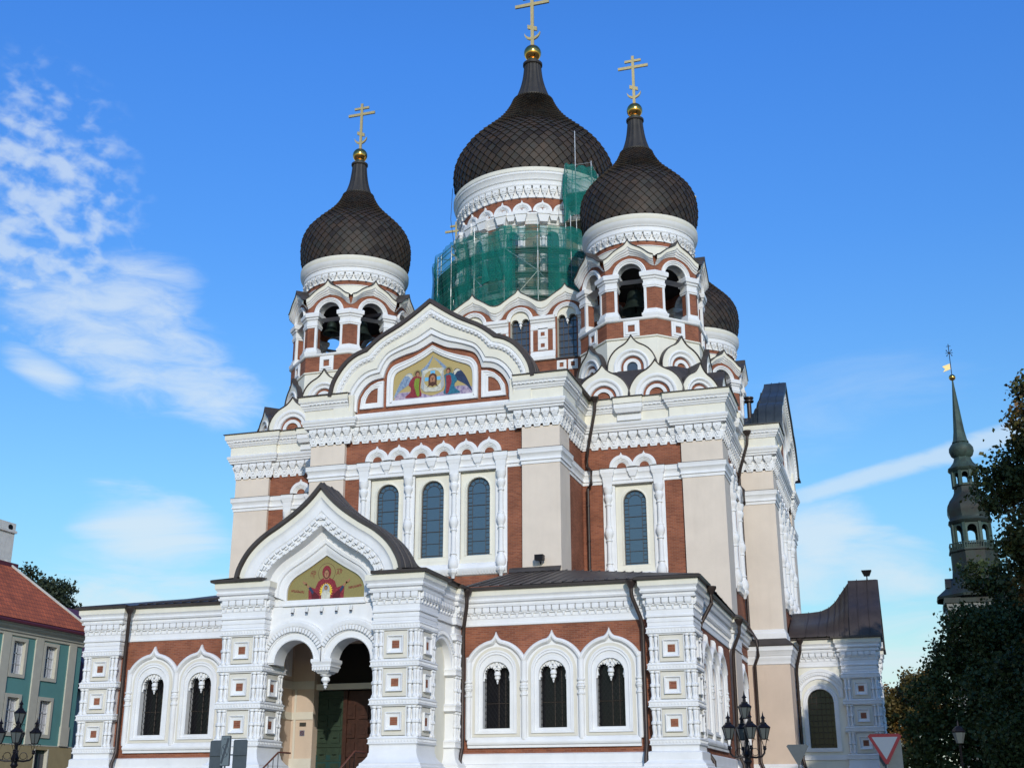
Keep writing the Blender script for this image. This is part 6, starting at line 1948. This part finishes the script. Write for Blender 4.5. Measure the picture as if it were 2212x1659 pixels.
for c, z0, z1 in drs:
    d = HL('door')
    d.box(c - .60, c + .60, -.28, -.2, z0, z1, 'door_teal', HF)
    d.box(c - .58, c + .58, -.2, -.17, 3.1, 3.22, 'house_teal', HF)
    for sg in (-1, 1):
        d.box(c + sg * .3 - .24, c + sg * .3 + .24, -.2, -.18, 3.28, 4.2, 'glass_grey', HF)
        d.box(c + sg * .3 - .2, c + sg * .3 + .2, -.2, -.17, 2.45, 2.95, 'house_teal', HF)
        d.plate(ell(c + sg * .3, 2.7, .14, .17, 16), [ell(c + sg * .3, 2.7, .08, .1, 16)], -.17, -.15, 'house_trim', HF)
    d.box(c - .64, c - .56, -.2, .06, z0, z1 + .05, 'house_trim', HF); d.box(c + .56, c + .64, -.2, .06, z0, z1 + .05, 'house_trim', HF)
rf = HL('roof', smooth=0)
e0, e1 = HX + .55, HX - 12.5
zr = 11.45
ridge = HX - 6
RZ = 18.8
A, B, C_, D_ = (e0, hy0 - .5, zr), (e0, hy1 + .5, zr), (e1, hy1 + .5, zr), (e1, hy0 - .5, zr)
R0, R1 = (ridge, hy0 + 5, RZ), (ridge, hy1 - 8.6, RZ)
rf.add([A, B, C_, D_, R0, R1], [(0, 1, 5, 4), (1, 2, 5), (2, 3, 4, 5), (3, 0, 4)], 'tiles')
rt = HL('ridge_tiles')
rt.tube([B, R1], .10, 'old_white', 6); rt.tube([R0, R1], .13, 'tiles', 6)
cm = HL('chimney')
cy_ = 3.55; cx_ = HX - 3.6
cm.box(cx_ - .7, cx_ + .7, cy_ - 1.0, cy_ + .55, 14, 17.15, 'chimney_white')
cm.box(cx_ - .8, cx_ + .8, cy_ - 1.1, cy_ + .65, 17.15, 17.3, 'chimney_white')
cm.box(cx_ - .72, cx_ + .72, cy_ - 1.02, cy_ + .57, 17.3, 17.75, 'chimney_white')
cm.add([(cx_ + .724, cy_ + .1 + .22 * cos(t), 17.46 + .18 * sin(t)) for t in [2 * pi * k / 12 for k in range(12)]], [list(range(12))], 'iron')
cm.box(cx_ - .95, cx_ + .95, cy_ - 1.3, cy_ + .95, 14.2, 15.3, 'maroon')
flush()
# red-roofed low house squeezed behind it, and a downpipe
RH = empty('back_house', (-33, 20, 0), 'dark red house wall seen in the gap behind the turquoise house', 'house')
b = MB('wall', RH, (33, -20, 0)); b.box(-40, -27.2, 12, 28, 0, 8.4, 'old_white'); 
b2 = MB('roof', RH, (33, -20, 0), smooth=0); b2.add([(-41, 11.6, 8.4), (-26.9, 11.6, 8.4), (-26.9, 28.4, 8.4), (-41, 28.4, 8.4), (-34, 13.5, 14.6), (-34, 26, 14.6)], [(0, 1, 4), (1, 2, 5, 4), (2, 3, 5), (3, 0, 4, 5)], 'maroon')
dp_ = MB('drainpipe', RH, (33, -20, 0)); dp_.tube([(-27.0, 11.6, 8.45), (-27.1, 11.5, 8.2), (-27.6, 11.8, 7.9), (-27.6, 11.8, .2)], .07, 'frame_white', 8)
flush()

# ---- church tower with baroque spire far to the right
SX, SY = 35.1, 150.0
SPC = empty('church_tower', (SX, SY, 0), 'distant green and brown baroque church spire with open lanterns above the trees', 'church tower')
S_ = lambda n, **k: MB(n, SPC, **k)
tb = S_('tower_wall'); tb.box(-5.2, 5.2, -5.2, 5.2, 0, 31.0, 'old_grey')
tb.box(-5.5, 5.5, -5.5, 5.5, 30.2, 31.0, 'copper_brown')


def octl(m, prof, mt, n=8, ribs=0):
    R = [(r / cos(pi / n), z) for r, z in prof]
    m.lathe(0, 0, R, mt, n, a0=pi / n, a1=pi / n + 2 * pi)


rf = S_('tower_roof')
octl(rf, [(6.3, 31.2), (6.4, 31.6), (4.6, 33.2), (3.7, 34.4), (3.5, 36.2), (3.55, 36.5), (3.5, 36.5), (3.5, 38.6), (3.75, 38.7), (3.75, 38.9), (2.7, 38.95)], 'copper_brown')
for k in range(4):
    f = FR(0, 0, pi / 2 * k)
    rf.plate([(-2.6, 33.0), (-1.6, 34.0), (0, 34.8), (1.6, 34.0), (2.6, 33.0)], [], 2.5, 4.9, 'copper_brown', f)


def lantern(R, z0, zs0, zs1, z1, r_in, name):
    m = S_(name)
    for k in range(8):
        a = pi / 8 + pi / 4 * k
        f = FR(0, 0, pi / 4 * k); ap = R * cos(pi / 8); hs_ = R * sin(pi / 8)
        g = (lambda F, A: (lambda s, d, z: F(s, d + A, z)))(f, ap)
        ow = hs_ * .60
        m.plate(rect(0, hs_, z0, z1), [[(-ow, zs0)] + arc(0, zs1, ow, 180, 0, 10) + [(ow, zs0)]], -.45, 0, 'copper_green', g, back=True)
        p = FR(0, 0, a)
        m.box(-.22, .22, R - .3, R + .12, z0, z1, 'copper_green', p)
    return m


lb = lantern(3.1, 39.0, 40.0, 42.2, 43.6, 2.2, 'lower_lantern')
octl(lb, [(2.9, 38.9), (2.9, 40.0), (2.5, 40.0)], 'copper_green')
bal = S_('balustrade')
for k in range(8):
    f = FR(0, 0, pi / 4 * k); g = (lambda F: (lambda s, d, z: F(s, d + 3.55, z)))(f)
    bal.box(-1.45, 1.45, -.08, .08, 39.95, 40.1, 'copper_green', g); bal.box(-1.45, 1.45, -.08, .08, 38.9, 39.05, 'copper_green', g)
    for i in range(9): bal.box(-1.4 + i * .35 - .06, -1.4 + i * .35 + .06, -.05, .05, 39.0, 40.0, 'copper_green', g)
cp = S_('cupola')
octl(cp, [(2.9, 43.2), (3.1, 43.3), (3.35, 43.7), (3.1, 44.0), (3.05, 44.5), (3.3, 45.3), (3.25, 46.2), (2.8, 47.1), (2.2, 47.9), (1.9, 48.6), (1.85, 49.4), (2.05, 49.5), (1.9, 49.6)], 'copper_brown')
lantern(2.05, 49.5, 49.9, 51.3, 52.2, 1.6, 'upper_lantern')
cu2 = S_('upper_cupola')
octl(cu2, [(2.0, 52.0), (2.3, 52.2), (2.45, 52.5), (2.0, 52.9), (1.5, 53.6), (1.25, 54.4), (1.2, 54.5)], 'copper_green')
cu2.lathe(0, 0, [(1.25, 54.4), (1.7, 54.8), (1.95, 55.5), (1.9, 56.1), (1.5, 56.7), (1.15, 56.9), (1.25, 57.0), (1.2, 57.1)], 'copper_green', 24)
ns_ = S_('needle_spire')
octl(ns_, [(1.3, 57.0), (1.1, 57.4), (.85, 59.0), (.5, 63.2), (.16, 67.2), (.12, 67.9)], 'copper_green')
gb = S_('gold_ball'); gb.lathe(0, 0, [(.55 * sin(radians(t)), 68.4 - .55 * cos(radians(t))) for t in range(0, 181, 15)], 'gold', 20)
vn = S_('weather_vane')
vn.tube([(0, 0, 68.8), (0, 0, 74.4)], .07, 'iron', 6)
vn.plate([(-.1, 69.9), (-1.3, 69.5), (-.95, 70.0), (-1.35, 70.5), (-.1, 70.9)], [], -.04, .04, 'cross_gold', FR(0, 0, 0), back=True)
for a in (0, 45, 90, 135):
    vn.tube([(-.6 * cos(radians(a)), 0, 72.8 - .6 * sin(radians(a))), (.6 * cos(radians(a)), 0, 72.8 + .6 * sin(radians(a)))], .05, 'iron', 5)
vn.tube([(-.35, 0, 74.0), (.35, 0, 74.0)], .05, 'iron', 5)
for (x, z) in ((-.4, 73.3), (.4, 73.3), (-.4, 72.3), (.4, 72.3)): vn.lathe(x, 0, [(0, z - .12), (.12, z), (0, z + .12)], 'iron', 6)
flush()
# lean by a hair as in the photo: the tower stands upright, only the lens tilts it

# ---- street lamps
def lampost(loc, arms, rz, label, cat='street lamp', group=None):
    E_ = empty('street_lamp', loc, label, cat, group, rz=rz)
    p = MB('post', E_)
    p.lathe(0, 0, [(.22, 0), (.22, .3), (.16, .4), (.14, 1.0), (.10, 1.1), (.085, 2.4), (.12, 2.45), (.12, 2.52), (.08, 2.6), (.075, 2.75), (.14, 2.84), (.10, 2.92), (.12, 3.0), (.15, 3.08), (.10, 3.2), (.06, 3.4), (.05, 3.9), (.08, 3.95), (.0, 4.0)], 'iron', 12)
    A = MB('arms', E_)
    lams = [(0, 0, 4.02)]
    for a in arms:
        a = radians(a); c, s_ = cos(a), sin(a)
        pt = lambda r, z: (r * c, r * s_, z)
        A.tube([pt(.05, 3.0), pt(.3, 2.98), pt(.5, 3.02), pt(.58, 3.12), pt(.6, 3.28)], .035, 'iron', 7)
        A.lathe(.6 * c, .6 * s_, [(.02, 3.2), (.07, 3.26), (.05, 3.3), (.07, 3.34), (0, 3.36)], 'iron', 8)
        cc = [(.27 + .12 * cos(t), 3.16 + .12 * sin(t)) for t in [k * pi / 6 for k in range(13)]]
        A.tube([pt(x, z) for x, z in cc], .012, 'iron', 5)
        A.tube([pt(.4, 3.03), pt(.42, 3.14), pt(.36, 3.24), pt(.28, 3.28)], .012, 'iron', 5)
        lams.append((.6 * c, .6 * s_, 3.34))
    for (x, y, z) in lams:
        L = MB('lantern', E_)
        for k in range(4):
            a = pi / 2 * k + pi / 4
            L.tube([(x + .05 * cos(a), y + .05 * sin(a), z), (x + .11 * cos(a), y + .11 * sin(a), z + .18), (x + .14 * cos(a), y + .14 * sin(a), z + .22), (x + .2 * cos(a), y + .2 * sin(a), z + .22), (x + .21 * cos(a), y + .21 * sin(a), z + .17)], .008, 'iron', 4)
        G = MB('lamp_glass', L)
        N6 = 6
        G.lathe(x, y, [(.105, z + .24), (.21, z + .60)], 'lantern_glass', N6)
        for k in range(N6):
            a = 2 * pi * k / N6
            L.tube([(x + .11 * cos(a), y + .11 * sin(a), z + .22), (x + .222 * cos(a), y + .222 * sin(a), z + .62)], .012, 'iron', 4)
            L.add([(x + .21 * cos(a - .12), y + .21 * sin(a - .12), z + .61), (x + .21 * cos(a + .12), y + .21 * sin(a + .12), z + .61), (x + .27 * cos(a), y + .27 * sin(a), z + .69)], [(0, 1, 2)], 'iron')
        L.lathe(x, y, [(0, z + .21), (.115, z + .22), (.115, z + .25)], 'iron', N6)
        L.lathe(x, y, [(.225, z + .59), (.24, z + .61), (.22, z + .64), (.15, z + .70), (.11, z + .74), (.11, z + .77), (.06, z + .79), (.05, z + .90), (.09, z + .92), (.06, z + .96), (.03, z + 1.0), (.015, z + 1.08), (.0, z + 1.16)], 'iron', N6)
    flush()
    return E_


lampost((17.1, -14.0, 0), (20, 110, 200, 290), 0, 'black iron lamp post with five lanterns beside the right corner of the cathedral', group='iron lamp posts')
lampost((-8.0, -19.5, 0), (35, 125, 215, 305), 0, 'black iron lamp post with lanterns in front of the turquoise house', group='iron lamp posts')
sl_ = empty('street_lamp', (24.05, -10.0, 0), 'single old lantern on a thin post in the shade of the dark trees', 'street lamp')
sl_.scale = (.85, .85, .85)
p = MB('post', sl_); p.lathe(0, 0, [(.12, 0), (.06, 1), (.045, 4.0), (.08, 4.05)], 'iron', 10)
p = MB('lantern', sl_); p.lathe(0, 0, [(.13, 4.1), (.25, 4.55), (.28, 4.58), (.15, 4.75), (.05, 4.8), (.04, 4.92), (0, 5.05)], 'iron', 6)
g_ = MB('lamp_glass', p); g_.lathe(0, 0, [(.137, 4.11), (.255, 4.53)], 'lantern_glass', 6)
flush()

# ---- road signs
def signpost(name, loc, rz, label, h, build):
    E_ = empty(name, loc, label, 'road sign', rz=rz)
    p = MB('post', E_); p.lathe(0, 0, [(.03, 0), (.03, h), (0, h)], 'sign_grey', 10)
    build(E_); flush(); return E_


def rrect(cx, cz, hw, hh, r):
    o = []
    for (sx, sz, a0) in ((1, 1, 0), (-1, 1, 90), (-1, -1, 180), (1, -1, 270)):
        for k in range(5):
            a = radians(a0 + 90 * k / 4)
            o.append((cx + sx * (hw - r) + r * cos(a), cz + sz * (hh - r) + r * sin(a)))
    return o


F0 = FR(0, 0, 0)


def s_left(E_):
    a = MB('sign_plate', E_)
    a.label = 'dark grey backs of two square plates either side of the pole'
    for c in (-.43, .53):
        a.plate(rrect(c, 2.94, .28, .44, .06), [], -.08, -.06, 'sign_grey', F0, back=True)
        a.box(c - .26, c + .26, -.06, -.03, 2.90, 2.95, 'sign_grey', F0)
    a.box(-.6, .7, -.06, -.02, 2.905, 2.945, 'sign_grey', F0)
    a2 = MB('sign_plate', E_); a2.label = 'narrow grey plate with a struck-out circle and small letters'
    a2.plate(rrect(0, 3.05, .19, .46, .04), [], -.02, .03, 'sign_dark', F0, back=True)
    a2.plate(rrect(0, 3.05, .172, .44, .03), [], .03, .036, 'sign_face', F0)
    a2.plate(ell(0, 3.05, .15, .20, 24), [ell(0, 3.05, .133, .183, 24)], .036, .040, 'sign_dark', F0)
    a2.plate([(-.165, 2.68), (-.09, 2.66), (.165, 3.42), (.09, 3.44)], [], .036, .043, 'sign_dark', F0)
    a2.plate([(-.10, 3.16), (-.08, 3.18), (.10, 2.93), (.08, 2.91)], [], .036, .041, 'sign_dark', F0)
    # letters: A L A
    zz = 3.38
    for x0, segs in ((-.075, ((0, 0, .018, .05), (.018, .05, .036, 0), (.008, .02, .028, .02))), (-.015, ((0, 0, 0, .05), (0, 0, .03, 0))), (.035, ((0, 0, .018, .05), (.018, .05, .036, 0), (.008, .02, .028, .02)))):
        for a_, b_, c_, d_ in segs:
            n = Vector((-(d_ - b_), c_ - a_)).normalized() * .004
            P, Q = Vector((x0 + a_, zz + b_)), Vector((x0 + c_, zz + d_))
            a2.plate([tuple(P + n), tuple(Q + n), tuple(Q - n), tuple(P - n)], [], .036, .040, 'sign_dark', F0)


signpost('road_sign', (1.80, -21.9, .08), radians(-12), 'grey no-parking zone end sign between two dark square sign backs on one pole', 2.6, s_left)


def tri(E_, front):
    a = MB('sign_plate', E_)
    T = lambda k: [(-.45 * k, 3.3 - .26 * (1 - k) * 1.0), (-.38 * k, 3.36 - .26 * (1 - k)), (.38 * k, 3.36 - .26 * (1 - k)), (.45 * k, 3.3 - .26 * (1 - k)), (.04 * k, 2.56 + .5 * (1 - k)), (-.04 * k, 2.56 + .5 * (1 - k))]
    if front:
        a.plate(T(1), [], .03, .05, 'sign_red_shaded', F0, back=True)
        a.plate([(-.345, 3.275), (.345, 3.275), (0, 2.68)], [], .05, .056, 'sign_white_shaded', F0)
        bck = MB('back_plate', E_); bck.plate([(-.2, 2.0), (-.2, 3.2), (.42, 3.2), (.42, 2.0)], [], -.12, -.09, 'sign_grey', F0, back=True)
    else:
        a.plate(T(1), [], .03, .05, 'sign_grey', F0, back=True)


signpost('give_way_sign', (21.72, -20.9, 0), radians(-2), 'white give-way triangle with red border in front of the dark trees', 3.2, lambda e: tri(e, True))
signpost('triangle_sign', (17.9, -3.5, .42), radians(0), 'grey back of a small triangular sign in front of the peach buttress', 3.3, lambda e: tri(e, False))

# ---- trees
def tree(name, loc, label, leaf, trunk_h, clumps, nleaf, lsize, seed, limbs=None, group=None, tr=.35, tone=(0, .6), rmin=.35):
    """trunk and limbs, then leaves scattered through clumps; clumps: list of (x,y,z,rx,rz,weight)"""
    E_ = empty(name, loc, label, 'tree', group)
    r = random.Random(seed); rg = np.random.default_rng(seed)
    T = MB('trunk', E_)
    T.tube([(0, 0, -.1), (.08, .05, trunk_h * .3), (-.06, .1, trunk_h * .65), (.1, 0, trunk_h), (.15, .1, trunk_h * 1.5)], [tr * 1.3, tr, tr * .85, tr * .7, tr * .35], 'bark', 10)
    for i, c in enumerate(clumps):
        if i % 2 == 0 or len(clumps) < 14:
            s = Vector((0, 0, trunk_h * r.uniform(.6, 1.2))); e = Vector(c[:3])
            m = s.lerp(e, .5) + Vector((r.uniform(-.4, .4), r.uniform(-.4, .4), r.uniform(-.2, .6)))
            T.tube([tuple(s), tuple(m), tuple(e)], [tr * .35, tr * .22, .03], 'bark', 6)
    # small leafy sprays inside every clump
    w = np.array([c[5] for c in clumps], float); w /= w.sum()
    nsp = max(60, nleaf // 26)
    idx = rg.choice(len(clumps), nsp, p=w)
    C = np.array(clumps)[idx]
    u = rg.normal(size=(nsp, 3)); u /= np.linalg.norm(u, axis=1)[:, None]
    rad = rg.uniform(rmin, 1.0, nsp) ** .45
    SP = C[:, :3] + u * rad[:, None] * np.stack([C[:, 3], C[:, 3], C[:, 4]], 1)
    k = rg.integers(0, nsp, nleaf)
    srad = rg.uniform(.25, .62, nsp)[k] * (lsize / .22) ** .6
    v = rg.normal(size=(nleaf, 3)) * np.array([1, 1, .7]); v *= (srad / 1.6)[:, None]
    P = SP[k] + v
    a = rg.normal(size=(nleaf, 3)); a /= np.linalg.norm(a, axis=1)[:, None]
    b = np.cross(a, rg.normal(size=(nleaf, 3))); b /= np.linalg.norm(b, axis=1)[:, None]
    L = lsize * rg.uniform(.6, 1.25, nleaf)
    ax = a * (L / 2)[:, None]; bx = b * (L * .36)[:, None]
    n_ = np.cross(a, b) * (L * .12)[:, None]
    V = np.stack([P - ax, P + bx - n_ - ax * .1, P + ax, P - bx - n_ - ax * .1], 1).reshape(-1, 3)
    me = bpy.data.meshes.new('crown')
    me.vertices.add(len(V)); me.vertices.foreach_set('co', V.ravel())
    me.loops.add(nleaf * 4); me.loops.foreach_set('vertex_index', np.arange(nleaf * 4))
    me.polygons.add(nleaf); me.polygons.foreach_set('loop_start', np.arange(nleaf) * 4); me.polygons.foreach_set('loop_total', np.full(nleaf, 4))
    me.update(calc_edges=True)
    at = me.attributes.new('tone', 'FLOAT', 'FACE')
    cl = rg.uniform(0, 1, len(clumps))[idx][k] * .5 + rg.uniform(0, 1, nsp)[k] * .3 + rg.uniform(0, 1, nleaf) * .2
    t_ = tone[0] + (tone[1] - tone[0]) * cl
    at.data.foreach_set('value', np.clip(t_, 0, 1).astype(np.float32))
    me.materials.append(MATS[leaf])
    o = bpy.data.objects.new('crown', me); SC.collection.objects.link(o); o.parent = E_
    flush()
    return E_


def crown(cx, cy, cz, rx, rz, n, seed, cr=(1.0, 1.7), flat=.75):
    r = random.Random(seed); out = []
    for i in range(n):
        while True:
            x, y, z = r.uniform(-1, 1), r.uniform(-1, 1), r.uniform(-1, 1)
            q = x * x + y * y + z * z
            if .12 < q < 1: break
        q = (q ** .5); f = (.62 + .30 * q) / q * q ** .5
        s = r.uniform(*cr)
        out.append((cx + x * rx * .9, cy + y * rx * .9, cz + z * rz * .9, s, s * flat, s ** 2))
    return out


# tall maple at the right edge, its left side built from hanging boughs
cl = crown(1.6, 0, 10.8, 4.4, 8.4, 78, 5, (1.0, 1.7))
cl += [(-3.2, -.5, 11.3, 1.0, .7, 1.2), (-2.2, -.6, 10.8, 1.0, .8, 1.1), (-3.9, 0, 13.2, .9, .6, .8), (-2.8, 0, 14.5, 1.1, .6, 1.2), (-1.9, .3, 13.0, 1.0, .6, .9), (-1.3, 0, 16.0, 1.0, .6, 1.0), (-.7, .2, 18.3, 1.0, .8, 1.0), (-2.6, .4, 15.4, .8, .45, .6),
       (-.6, -.2, 14.4, 1.0, .8, 1.0), (-4.1, .1, 14.2, .6, .35, .4)]
_r = random.Random(77)
for z_, x0_ in ((18.0, -2.3), (17.0, -2.2), (16.0, -2.6), (15.2, -2.9), (14.2, -3.3), (13.3, -3.5), (12.4, -3.0), (11.3, -3.7), (10.3, -3.6), (9.3, -3.4), (8.3, -3.0), (7.2, -2.6), (6.2, -2.4), (5.2, -2.4)):
    x_ = x0_ + .5
    while x_ < 1.0:
        cl.append((x_, _r.uniform(-1.2, 1.2), z_ + _r.uniform(-.35, .35), _r.uniform(.7, 1.0), _r.uniform(.4, .6), .75))
        x_ += _r.uniform(1.0, 1.7)
tree('maple_tree', (30.6, -5.0, 0), 'tall maple with rusty leaf tips hanging in from the right edge', 'leaf_maple', 6, cl, 135000, .22, 11, group='trees right of the cathedral', tone=(.12, 1.05))
cl = crown(0, 0, 6.6, 4.7, 5.4, 60, 8, (1.0, 1.6)) + [(-3.6, -1, 8.6, 1.0, .8, 1), (-4.2, -1, 7.4, 1.1, .9, 1), (-2.6, -1.2, 10.1, 1.1, .8, 1), (-3.2, -1, 9.8, .9, .7, .8), (-.4, -1, 11.9, 1.2, .9, 1.2), (-5.1, -1.2, 6.4, 1.1, .9, 1.2), (-5.3, -1.4, 4.9, 1.1, 1.0, 1.3), (-5.4, -1.4, 3.4, 1.1, 1.0, 1.3), (-5.3, -1.4, 2.0, 1.1, 1.0, 1.3), (-1.6, -1, 12.3, 1.2, .9, 1.2), (1.2, -1, 12.4, 1.3, 1.0, 1.3), (-1.5, -2, 9.5, 1.5, 1.3, 1.6), (.5, -3, 8, 1.6, 1.4, 1.7), (-2.5, -3, 6, 1.5, 1.4, 1.7), (-1, -3.5, 3.5, 1.6, 1.4, 1.7), (-4.4, -1.5, 4.5, 1.2, 1.1, 1.3), (-4.4, -1.8, 2.8, 1.2, 1.1, 1.3), (-4.2, -1.8, 1.4, 1.2, .9, 1.2)]
tree('linden_tree', (28.5, 10.0, 0), 'dense dark green linden standing next to the south porch', 'leaf_dark', 4, cl, 125000, .22, 21, group='trees right of the cathedral', tone=(0, .8), rmin=.25)
cl = crown(0, 0, 4.6, 4.2, 4.4, 44, 13, (1.0, 1.6))
tree('linden_tree', (30.2, 1.5, 0), 'low dark green tree filling the bottom right corner', 'leaf_dark', 3, cl, 60000, .22, 31, group='trees right of the cathedral', tone=(0, .6), rmin=.2)
cl = crown(.0, 0, 9.8, 3.4, 3.2, 30, 3, (.9, 1.5)) + crown(-1.0, 0, 4.6, 3.0, 3.0, 12, 4, (.8, 1.2))
tree('autumn_tree', (22.6, 60.0, 0), 'rusty orange autumn tree seen behind the south porch', 'leaf_autumn', 6, cl, 26000, .30, 41, group='trees right of the cathedral', tone=(-.25, .95))
cl = crown(0, 0, 18.4, 3.6, 3.6, 26, 6, (1.0, 1.7)) + [(-.9, 0, 22.1, .7, .7, .7)]
tree('dark_tree', (-55.4, 40.0, 0), 'dark green treetop rising behind the red tiled roof', 'leaf_far', 12, cl, 26000, .34, 51, tone=(0, .8))
# unseen trees beside the camera, added to shade the right corner
big = tree('offscreen_shade_tree', (38.5, -20.0, 0), 'large unseen leafy tree right of the square, added for its shade', 'leaf_dark', 8, crown(0, 0, 15.5, 6.2, 8.0, 60, 61, (1.3, 2.3)), 36000, .5, 61, group='unseen trees added for shade', tr=.5)
copy_tree(big, (46.5, -17.0, 0), 1.3)
copy_tree(big, (43.0, -29.0, 0), 2.4)
